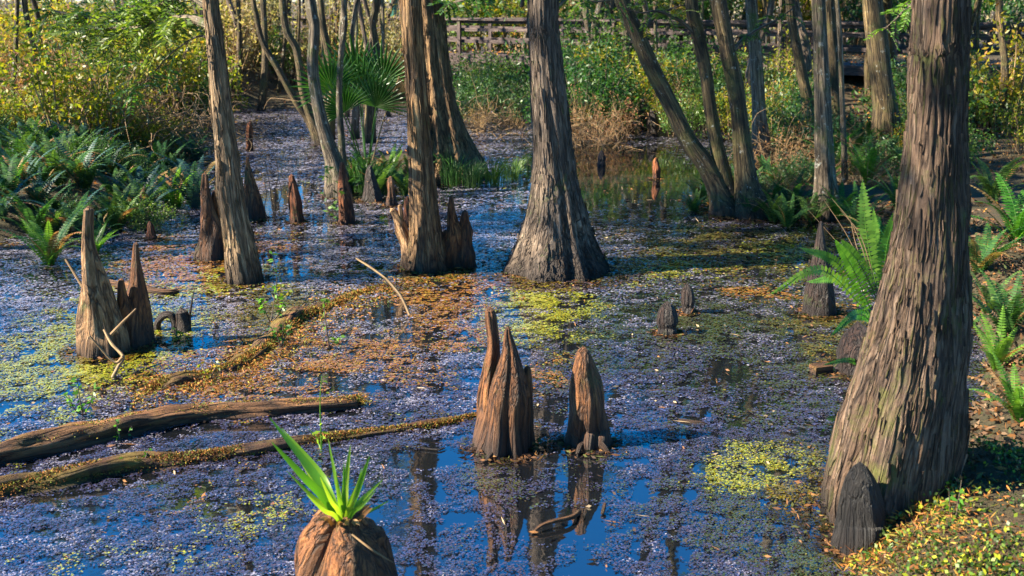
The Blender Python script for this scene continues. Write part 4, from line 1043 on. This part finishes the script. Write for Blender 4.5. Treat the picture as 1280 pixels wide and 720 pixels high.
# green mass in front of the boardwalk
BB = [(590, 148, 1.0, 'deep'), (620, 140, 1.1, 'green'), (645, 146, .9, 'deep'), (575, 136, .9, 'green'), (604, 128, 1.0, 'green'), (715, 156, 1.2, 'green'), (742, 150, 1.35, 'green'), (765, 152, 1.1, 'green'), (728, 142, 1.3, 'deep'), (704, 138, 1.2, 'deep'), (760, 132, 1.1, 'yellow')]
for k, (px, py, s, kind) in enumerate(BB):
    side_ = 'between the old broad cypress and the big straight cypress' if px < 660 else 'between the big straight cypress and the leaning trunk'
    put_bush(kind, gp(px, py, .2), s, {'deep': 'dark green shrub ', 'green': 'lush green shrub ', 'yellow': 'yellow green shrub '}[kind] + side_, 'shrubs before the boardwalk', k)
for k, (px, py, s, kind) in enumerate([(725, 168, .7, 'dry'), (748, 172, .55, 'dry'), (772, 165, .6, 'dry'), (838, 160, .7, 'yellow'), (860, 166, .7, 'green'), (845, 150, .9, 'dry'), (880, 156, .8, 'green'), (915, 165, .8, 'yellow'), (965, 172, .8, 'green'), (985, 180, .8, 'deep'), (962, 236, .42, 'deep'), (985, 232, .45, 'dry'), (1003, 218, .5, 'deep'), (972, 246, .36, 'dry'), (1000, 240, .4, 'deep'), (1085, 240, .5, 'dry'), (1110, 225, .55, 'deep'), (640, 152, .5, 'dry'), (600, 156, .5, 'dry')]):
    put_bush(kind, gp(px, py, .15), s, {'dry': 'low dry tangle of twigs at the edge of the far water', 'yellow': 'yellow green shrub at the edge of the far water', 'green': 'low green shrub at the edge of the far water', 'deep': 'low dark green shrub at the edge of the far water'}[kind], 'shrubs at the edge of the far water', k)
for k, (px, D_, sc_, kind) in enumerate([(790, 25, 1.1, 'green'), (812, 24, 1.2, 'yellow'), (835, 25.5, 1.3, 'green'), (858, 24, 1.2, 'deep'), (880, 23, 1.3, 'green'), (905, 23.5, 1.2, 'yellow'), (930, 22, 1.2, 'deep'), (960, 22.5, 1.2, 'green'), (985, 21, .9, 'dry'), (1130, 21, 1.2, 'green'), (1160, 20, 1.3, 'deep'), (1200, 20, 1.3, 'green'), (1250, 20, 1.3, 'yellow'), (690, 27.5, 1.5, 'green'), (735, 27, 1.6, 'green'), (770, 27, 1.4, 'deep'), (600, 27.5, 1.2, 'deep')]):
    put_bush(kind, ((px - 640) / F * D_, D_), sc_, {'dry': 'tall dry shrub hiding part of the boardwalk railing', 'yellow': 'tall yellow green shrub hiding part of the boardwalk railing', 'green': 'tall bright green shrub hiding part of the boardwalk railing', 'deep': 'tall dark green shrub hiding part of the boardwalk railing'}[kind], 'tall shrubs hiding the boardwalk railing', k)
for k in range(16):
    px = 600 + 640 * ((k * .618) % 1); D_ = RN.uniform(37, 44)
    kind = ('green', 'yellow', 'pale', 'green')[k % 4]
    put_bush(kind, ((px - 640) / F * D_, D_), RN.uniform(2.2, 3.2) * (.62 if kind == 'pale' else 1), {'yellow': 'big yellow green thicket shrub behind the boardwalk', 'green': 'big leafy green thicket shrub behind the boardwalk', 'pale': 'big pale sunlit thicket shrub behind the boardwalk'}[kind], 'big shrubs behind the boardwalk', k)
# right bank
for k in range(40):
    px = RN.uniform(945, 1330); D_ = RN.uniform(15.2, 25)
    kind = ('deep', 'green', 'yellow', 'dry', 'green', 'deep')[k % 6]
    if 1030 < px < 1112 and D_ > 16.5: px -= 75
    put_bush(kind, ((px - 640) / F * D_, D_), RN.uniform(.5, 1.0), {'dry': 'dry brown shrub in the shady thicket below the railing', 'yellow': 'yellow green shrub in the shady thicket below the railing', 'green': 'leafy green shrub in the shady thicket below the railing', 'deep': 'dark green shrub in the shady thicket below the railing'}[kind], 'shrubs in the shady thicket below the railing', k)

# pale tangles of dead vine
def tangle(seed, n, w, h):
    rg = random.Random(seed); mb = MB()
    for i in range(n):
        p = Vector((rg.gauss(0, w * .3), rg.gauss(0, w * .25), rg.uniform(0, h * .5))); P = [p]
        d = Vector((rg.gauss(0, 1), rg.gauss(0, 1), rg.uniform(0, 1.6))).normalized()
        for k in range(5):
            d = (d + Vector((rg.gauss(0, .45), rg.gauss(0, .45), rg.gauss(-.12, .3)))).normalized()
            q = P[-1] + d * rg.uniform(.15, .4) * w * .5
            q.z = max(.02, q.z); P.append(q)
        tube(mb, P, [.008, .007, .006, .005, .004, .002], seg=4, rings=16, cap=False)
    return mb.mesh('tangle', [M['drytwig']])
TG = [tangle(1, 90, 1.7, 1.3), tangle(2, 70, 1.4, 1.5)]
for k, (px, py, s, lab) in enumerate(((198, 180, 1.1, 'pale tangle of dead vines above the ferns, in the middle of the brush'), (238, 178, 1.0, 'brown tangle of dead vines behind the slim tan cypress'), (120, 176, .9, 'pale tangle of dead vines at the outer end of the brush'), (160, 176, 1.0, 'pale tangle of dead vines deep in the yellow brush'),
                                      (735, 170, .7, 'low grey brown tangle of dead twigs on the far bank by the knees'), (610, 160, .8, 'grey tangle of dead twigs behind the old broad cypress'), (1000, 196, .7, 'tangle of dead twigs on the sunlit bank hump'))):
    p = on(gp(px, py, .25)); o = single('vine_tangle', lab, 'dead vines', TG[k % 2], None, p, 'tangles of dead vines'); o.scale = (s,) * 3; o.rotation_euler = (0, 0, k * 1.3)

# ------------------------------------------------------------------ slim background stems in front of and behind the boardwalk
def stem_mesh(seed, H=7, r=.05, bend=.25):
    rg = random.Random(seed); mb = MB()
    P = [Vector((0, 0, -.2))]
    for i in range(6):
        P.append(P[-1] + Vector((rg.uniform(-bend, bend), rg.uniform(-bend, bend), H / 6)))
    tube(mb, P, [r * 1.5] + [r * (1.05 - .13 * i) for i in range(6)], seg=10, rings=30, lump=.05, seed=seed)
    return mb.mesh('trunk', [M[('palebark', 'mossbark', 'cypress')[seed % 3]]]), P[-1]
STEMS = [stem_mesh(i, 6 + i % 3, .035 + .012 * (i % 4)) for i in range(8)]
def put_stem(p, s, label, group, i, low=None):
    me, top = STEMS[i % 8]
    root = thing('thicket_tree', label, 'tree', on(p), group)
    part('trunk', me, None, root)
    c = part('crown', (BARE + CROWNS)[i % 5], None, root); c.location = top; c.scale = (.5,) * 3; c.rotation_euler = (0, 0, i)
    if low:
        c.data = DENSE[i % 2]; c.location = (top.x * .45, top.y * .45, low); c.scale = (.75 / s, .75 / s, .7)
    root.rotation_euler = (RN.uniform(-.08, .08), RN.uniform(-.08, .08), RN.uniform(0, 6.28)); root.scale = (s, s, 1)
for k in range(46):
    px = 262 + 240 * ((k * .618) % 1); D_ = RN.uniform(24, 40)
    put_stem(((px - 640) / F * D_, max(D_, 25)), RN.uniform(.7, 1.3), 'thin pale trunk in the thicket at the far end of the channel', 'thin trunks at the far end of the channel', k)
for k in range(24):
    px = 690 + 640 * ((k * .618 + .2) % 1); D_ = RN.uniform(19, 26) if px > 940 else RN.uniform(25.5, 33)
    put_stem(((px - 640) / F * D_, D_), RN.uniform(.8, 1.7), 'thin trunk in the thicket before the boardwalk, past the leaning trunk', 'thin trunks before the boardwalk', k + 3, 2.75)
for k in range(16):
    px = 660 + 330 * ((k * .618 + .3) % 1); D_ = RN.uniform(33.5, 41)
    put_stem(((px - 640) / F * D_, D_), RN.uniform(.9, 1.5), 'leafy tree close behind the boardwalk, mirrored in the far water', 'leafy trees close behind the boardwalk', k, 2.2)
for k in range(30):
    px = -40 + 1400 * ((k * .618 + .45) % 1); D_ = RN.uniform(40, 58)
    put_stem(((px - 640) / F * D_, D_), RN.uniform(1.2, 2.6), 'far trunk in the sunlit woods behind the boardwalk', 'far trunks behind the boardwalk', k + 5)
for k in range(14):
    px = -100 + 330 * ((k * .618 + .1) % 1); D_ = RN.uniform(21, 36)
    put_stem(((px - 640) / F * D_, D_), RN.uniform(.7, 1.4), 'thin trunk among the yellow brush above the ferns', 'thin trunks in the yellow brush', k + 2)
# off to the sides: unseen trees added in the sun's path to dapple the pond
for k, (x, y) in enumerate(((-5.9, 2.9), (-13.5, 10.5), (-14, 15), (-7.5, 1.2), (-2.5, -.8), (-9.5, 13), (-8.6, 15.8))):
    root = thing('unseen_shade_tree', 'tall unseen cypress added outside the picture, shading the pond', 'tree', on((x, y)), 'unseen cypresses added to shade the pond')
    me, top = STEMS[(k * 3) % 8]
    p_ = part('trunk', me, None, root); p_.scale = (2, 2, 1.25)
    c = part('crown', DENSE[k % 2], None, root); c.location = (top.x * 2, top.y * 2, top.z * 1.25 - .8); c.scale = (1.05,) * 3; c.rotation_euler = (0, 0, k * 2.1)

for k, (x, y) in enumerate(((5.2, 3.2), (6.5, 7.5), (5.8, 11.5), (7.8, 15.5), (9.5, 10), (8.5, 4), (10.5, 19), (3.5, -1.5), (7, -2), (.5, -4))):  # unseen dense crowns added to cut skylight from this side and behind
    root = thing('unseen_shade_tree', 'tall unseen cypress added outside the picture to block skylight', 'tree', on((x, y)), 'unseen cypresses added to block skylight')
    me, top = STEMS[(k * 3 + 1) % 8]
    p_ = part('trunk', me, None, root); p_.scale = (2, 2, 1)
    c = part('crown', DENSE[k % 2], None, root); c.location = (top.x * 2, top.y * 2, 3.6 + (k % 3)); c.scale = (1.25, 1.25, 1.2); c.rotation_euler = (0, 0, k * 2.1)

# far woods: one mass of pale twigs and leaves
mb = MB(); r2 = np.random.default_rng(88)
n = 26000
y = r2.uniform(46, 66, n); x = r2.uniform(-.62, .62, n) * y
ctr = np.floor(x / 1.6) + np.floor(y / 3) * 7
hmax = 2.2 + 4.5 * fbm(x, y, .35, 12)
z = r2.random(n) ** .8 * hmax
pal = np.array([(.46, .40, .20), (.52, .47, .30), (.36, .36, .10), (.25, .28, .07), (.55, .50, .38), (.33, .22, .11)])
col = pal[r2.integers(0, 6, n)] * (.7 + .6 * r2.random(n))[:, None]
leaves(mb, np.stack([x, y, z], 1), r2.normal(size=(n, 3)), .10 + .22 * r2.random(n), .12, 0, col, rg=r2)
n = 2600
y = r2.uniform(46, 66, n); x = r2.uniform(-.62, .62, n) * y; z = r2.uniform(0, 2.5, n)
D = r2.normal(size=(n, 3)) * np.array([.25, .25, 1]); D[:, 2] = np.abs(D[:, 2]) + .5
col = np.array([(.42, .36, .27), (.3, .24, .17), (.2, .15, .1)])[r2.integers(0, 3, n)]
leaves(mb, np.stack([x, y, z], 1), D, r2.uniform(1, 3, n), .07, 0, col, rg=r2)
o = bpy.data.objects.new('far_woods', mb.mesh('far woods', [tintmat('far brush', .8, .4, .1)], smooth=False)); COL.objects.link(o)
o['kind'] = 'stuff'; o['label'] = 'pale sunlit woods far behind the boardwalk'; o['category'] = 'woods'

# ------------------------------------------------------------------ boardwalk
A_ = Vector((-13.5, 40.5, 0)); B_ = Vector((19, 21.5, 0))
dv = (B_ - A_); LB = dv.length; dv.normalize(); ang = math.atan2(dv.y, dv.x); nv = Vector((-dv.y, dv.x, 0))
bw = thing('boardwalk', 'weathered grey timber boardwalk with a railing crossing behind the trees', 'boardwalk', A_)
DZ = 1.02; WD = 1.7
mb = MB(); nb = int(LB / .145)
for i in range(nb):
    c = A_ + dv * (i + .5) * .145
    box(mb, c + Vector((0, 0, DZ - .02 + RN.uniform(-.003, .003))), (.138, WD, .04), ang, off=RN.uniform(0, 30))
part('deck', mb, [M['board']], bw, smooth=False)
for s in (-1, 1):
    mb = MB()
    box(mb, A_ + dv * LB / 2 + nv * s * (WD / 2 + .022) + Vector((0, 0, DZ - .12)), (LB, .04, .22), ang, off=s * 3)
    part('joist', mb, [M['board']], bw, smooth=False)
    for (zz, hh, tt) in ((.36, .09, .04), (.68, .09, .04), (.955, .045, .15), (.89, .08, .04)):
        mb = MB(); nseg = int(LB / 2.4)
        for i in range(nseg):
            box(mb, A_ + dv * (i + .5) * 2.4 + nv * s * (WD / 2 + (-.065 if tt < .1 else 0)) + Vector((0, 0, DZ + zz + RN.uniform(-.012, .012))), (2.39, tt, hh), ang + RN.uniform(-.003, .003), off=i * 2 + zz)
        part('rail', mb, [M['board']], bw, smooth=False)
    for i in range(int(LB / 2.4) + 1):
        mb = MB(); c = A_ + dv * i * 2.4 + nv * s * (WD / 2 + .0)
        box(mb, c + Vector((0, 0, .72)), (.10, .085, 2.4), ang, off=i * 5)
        part('post', mb, [M['board']], bw, smooth=False)
mb = MB(); p = at(494, 62, 37.2); p.z = 0
tube(mb, [p + Vector((0, 0, z)) for z in (0, 1, 2, 3.2)], [.14, .14, .13, .13], seg=14, rings=12)
single('painted_post', 'green painted post standing by the boardwalk behind the palmetto', 'post', mb, [M['paint_teal']], p)
# leaf litter on the deck
mb = MB(); n = 1500
t = NP.uniform(.3, 1, n) * LB; u = NP.normal(size=n) * .45
u = np.clip(u, -.78, .78)
C = np.array(A_) + np.outer(t, np.array(dv)) + np.outer(u, np.array(nv)); C[:, 2] = DZ + .006 + NP.random(n) * .012
D = NP.normal(size=(n, 3)); D[:, 2] *= .12
leaves(mb, C, D, .09, .06, 0, np.array(OR + [(.4, .3, .2)] * 2)[NP.integers(0, 7, n)])
o = bpy.data.objects.new('leaf_litter', mb.mesh('deck litter', [M['litter']], smooth=False)); COL.objects.link(o)
o['kind'] = 'stuff'; o['label'] = 'orange fallen leaves on the boardwalk deck'; o['category'] = 'leaf litter'

# ------------------------------------------------------------------ litter and low ground cover on the banks
def scatter(name, label, n, fn, pal, ls, asp, up, mat='litter', zoff=.01, tilt=.5):
    x, y = fn(n); h = height(x, y); k = h > -.02
    x, y, h = x[k], y[k], np.maximum(h[k], 0); n = len(x)
    C = np.stack([x, y, h + zoff + NP.random(n) * up], 1)
    D = NP.normal(size=(n, 3)); D[:, 2] = D[:, 2] * tilt
    mbx = MB(); leaves(mbx, C, D, ls * (.6 + .8 * NP.random(n)), ls * asp, 0, np.array(pal)[NP.integers(0, len(pal), n)] * (.6 + .8 * NP.random(n))[:, None])
    o_ = bpy.data.objects.new(name, mbx.mesh(name, [M[mat]], smooth=False)); COL.objects.link(o_)
    o_['kind'] = 'stuff'; o_['label'] = label; o_['category'] = name.replace('_', ' ')
M['cover'] = tintmat('cover leaf', .45, .35, .5)
def cover_at(n, seed):
    x = NP.uniform(.8, 3.0, n); y = NP.uniform(4.1, 5.7, n)
    k = NP.random(n) < np.clip((fbm(x, y, 3.2, seed, 4) - .40) * 5, .04, 1) * sstep(-.06, .10, height(x, y) + (fbm(x, y, 4, 77) - .5) * .15)
    return x[k], y[k]
scatter('ground_cover', 'low yellow green creeping plants at the foot of the massive cypress', 11000, lambda n: cover_at(n, 401), PAL['yellow'][:3] + [(.08, .17, .03), (.12, .22, .03), (.05, .11, .02), (.10, .16, .03), (.30, .12, .03)], .024, .75, .06, 'cover', tilt=.9)
scatter('ground_cover', 'dark green creeping plants mixed in at the foot of the massive cypress', 12000, lambda n: cover_at(n, 431), [(.03, .08, .015), (.05, .12, .02), (.07, .15, .03), (.04, .06, .015), (.12, .06, .02)], .016, .8, .03, 'cover', tilt=.8)
scatter('leaf_litter', 'rusty leaf litter around the massive cypress', 5000, lambda n: (NP.normal(1.5, .4, n), NP.normal(4.95, .35, n)), OR, .05, .16, .03)
scatter('leaf_litter', 'brown leaf litter on the shaded shore behind the massive cypress', 16000, lambda n: (NP.uniform(2.0, 5.2, n), NP.uniform(5.2, 13, n)), [(.20, .085, .025), (.14, .075, .04), (.17, .11, .065), (.07, .042, .028), (.05, .07, .02), (.10, .05, .02)], .055, .4, .03)
scatter('leaf_litter', 'brown leaf litter over the banks', 30000, lambda n: (NP.uniform(-14, 14, n), NP.uniform(9, 36, n)), OR[:3] + [(.2, .13, .08), (.3, .2, .12), (.1, .06, .04)], .08, .4, .03)
scatter('ground_cover', 'yellow green weeds on the muddy edge by the tall pale knee', 6000, lambda n: (NP.normal(-3.55, .6, n), NP.normal(8.0, 1.0, n)), PAL['yellow'] + PAL['green'] + OR[:2], .03, .6, .04, 'cover')
mb = MB()
for (d0, d1, dens, size) in ((3.8, 6.5, 20000, .0066), (6.5, 9.5, 11500, .0088), (9.5, 14, 5200, .0132), (14, 27, 2000, .021)):
    area = .53 * (d1 * d1 - d0 * d0)
    n = int(area * dens)
    y = np.sqrt(NP.random(n) * (d1 * d1 - d0 * d0) + d0 * d0)
    x = (NP.random(n) * 2 - 1) * .53 * y
    h = height(x, y)
    openw = sum(wt * gauss(x, y, e) for e, wt in OPENW)
    clump = fbm(x, y, 2.2, 21, 5); fine = fbm(x, y, 11, 31, 3)
    prob = np.clip(1.15 - 1.45 * openw - 3.2 * np.clip(.50 - clump, 0, 1) - 5.5 * np.clip(.485 - fine, 0, 1), 0, 1)
    keep = (NP.random(n) < prob) & (h < .03)
    x, y, openw, clump, fine = x[keep], y[keep], openw[keep], clump[keep], fine[keep]; n = len(x)
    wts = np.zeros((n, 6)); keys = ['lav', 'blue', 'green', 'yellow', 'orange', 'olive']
    wts[:, 0] = .75; wts[:, 1] = .15 + sstep(9.5, 6.0, y) * 1.1 + sstep(.02, .12, x / y) * .35; wts[:, 2] = .10 + sstep(.1, 1.6, x / y * 5) * .75  # leaves bluer and darker near and towards +X: reflected sky and shade as colour
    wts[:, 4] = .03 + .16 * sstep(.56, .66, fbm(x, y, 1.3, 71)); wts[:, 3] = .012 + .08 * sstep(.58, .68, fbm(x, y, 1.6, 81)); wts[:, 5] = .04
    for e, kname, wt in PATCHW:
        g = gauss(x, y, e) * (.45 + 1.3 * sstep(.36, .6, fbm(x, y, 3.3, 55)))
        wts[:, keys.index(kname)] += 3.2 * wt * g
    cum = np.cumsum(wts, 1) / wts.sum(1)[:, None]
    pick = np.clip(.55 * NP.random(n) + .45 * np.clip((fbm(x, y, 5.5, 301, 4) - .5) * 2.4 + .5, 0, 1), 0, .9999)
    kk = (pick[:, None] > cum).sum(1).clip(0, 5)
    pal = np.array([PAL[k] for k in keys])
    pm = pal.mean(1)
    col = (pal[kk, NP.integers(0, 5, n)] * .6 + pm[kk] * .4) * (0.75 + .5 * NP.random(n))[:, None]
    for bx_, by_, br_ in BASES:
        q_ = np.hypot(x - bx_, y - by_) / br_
        col *= np.where(q_[:, None] < 1.35 + .8 * fine[:, None], np.array([[.55, .42, .35]]), 1)  # browner, darker ring at each base: debris tone plus painted shadow and reflection
    s = size * (.6 + .8 * NP.random(n)) * np.where(kk >= 3, 1.15, 1)
    a = NP.random(n) * 6.28
    asp = .6 + .4 * NP.random(n)
    tx = NP.normal(size=n) * .09; ty = NP.normal(size=n) * .09
    ca, sa = np.cos(a), np.sin(a)
    z0 = .003 + NP.random(n) * .006 + np.clip(fine - .5, 0, .3) * .05
    quad = []
    for (u, v) in ((-1, -.15), (-.1, -.85), (1, .1), (.15, .85)):
        dx = (u * ca - v * asp * sa) * s; dy = (u * sa + v * asp * ca) * s
        quad.append(np.stack([x + dx, y + dy, z0 + dx * tx + dy * ty + .002], -1))
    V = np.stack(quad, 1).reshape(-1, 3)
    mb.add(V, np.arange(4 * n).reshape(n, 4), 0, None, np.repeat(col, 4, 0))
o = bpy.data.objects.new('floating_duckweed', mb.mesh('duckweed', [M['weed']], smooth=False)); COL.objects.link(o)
o['kind'] = 'stuff'; o['label'] = 'carpet of tiny floating duckweed leaves on the water'; o['category'] = 'duckweed'

# wet brown debris gathered round the trunks and knees, and loose twigs
mb = MB(); C = []; D = []; Ls = []; cl = []
for bx_, by_, br_ in BASES:
    if by_ > 17: continue
    for q in range(int(100 + 1000 * br_)):
        a = RN.uniform(0, 6.28); r_ = br_ * (1.0 + abs(RN.gauss(0, .32)))
        C.append((bx_ + math.cos(a) * r_, by_ + math.sin(a) * r_, RN.uniform(.004, .022))); D.append((RN.gauss(0, 1), RN.gauss(0, 1), RN.gauss(0, .12))); Ls.append(RN.uniform(.02, .07)); cl.append(RN.choice([(.10, .045, .02), (.16, .07, .025), (.05, .03, .02), (.24, .12, .04), (.07, .08, .02)]))
for q in range(2600):
    y_ = math.sqrt(RN.uniform(16, 260)); x_ = RN.uniform(-.5, .5) * y_
    C.append((x_, y_, .012)); D.append((RN.gauss(0, 1), RN.gauss(0, 1), RN.gauss(0, .1))); Ls.append(RN.uniform(.02, .06) * RN.choice((1, 1, 2.4))); cl.append(RN.choice([(.05, .03, .02), (.03, .02, .015), (.30, .14, .05), (.2, .1, .05), (.4, .3, .18)]))
C = np.array(C); k = height(C[:, 0], C[:, 1]) < .03
leaves(mb, C[k], np.array(D)[k], np.array(Ls)[k], np.where(np.array(Ls)[k] > .06, .007, .016), 0, np.array(cl)[k])
o = bpy.data.objects.new('floating_debris', mb.mesh('debris', [M['litter']], smooth=False)); COL.objects.link(o)
o['kind'] = 'stuff'; o['label'] = 'wet brown leaf scraps and twigs floating round the trunks and knees'; o['category'] = 'debris'
mb = MB(); n = 9000
Pd = catmull([list(gp(x, y)) for x, y in ((190, 494), (262, 476), (330, 448), (385, 406), (440, 376), (500, 356))], 60)
k = NP.integers(0, 60, n)
C = Pd[k] + NP.normal(size=(n, 3)) * np.array([.16, .16, 0]); C[:, 2] = .004 + NP.random(n) ** 2 * .03
D = NP.normal(size=(n, 3)); D[:, 2] *= .35
leaves(mb, C, D, .016 + .035 * NP.random(n) ** 2, .009, 0, np.array(OR + OR[:2] + [(.10, .05, .02), (.14, .16, .03), (.06, .03, .015)])[NP.integers(0, 10, n)] * (.6 + .8 * NP.random(n))[:, None])
o = bpy.data.objects.new('moss_debris', mb.mesh('moss debris', [M['litter']], smooth=False)); COL.objects.link(o)
o['kind'] = 'stuff'; o['label'] = 'ragged rusty moss and debris spread round the rotting wood ridge'; o['category'] = 'debris'
print('objects', len(bpy.data.objects), 'verts', sum(len(m_.vertices) for m_ in bpy.data.meshes))
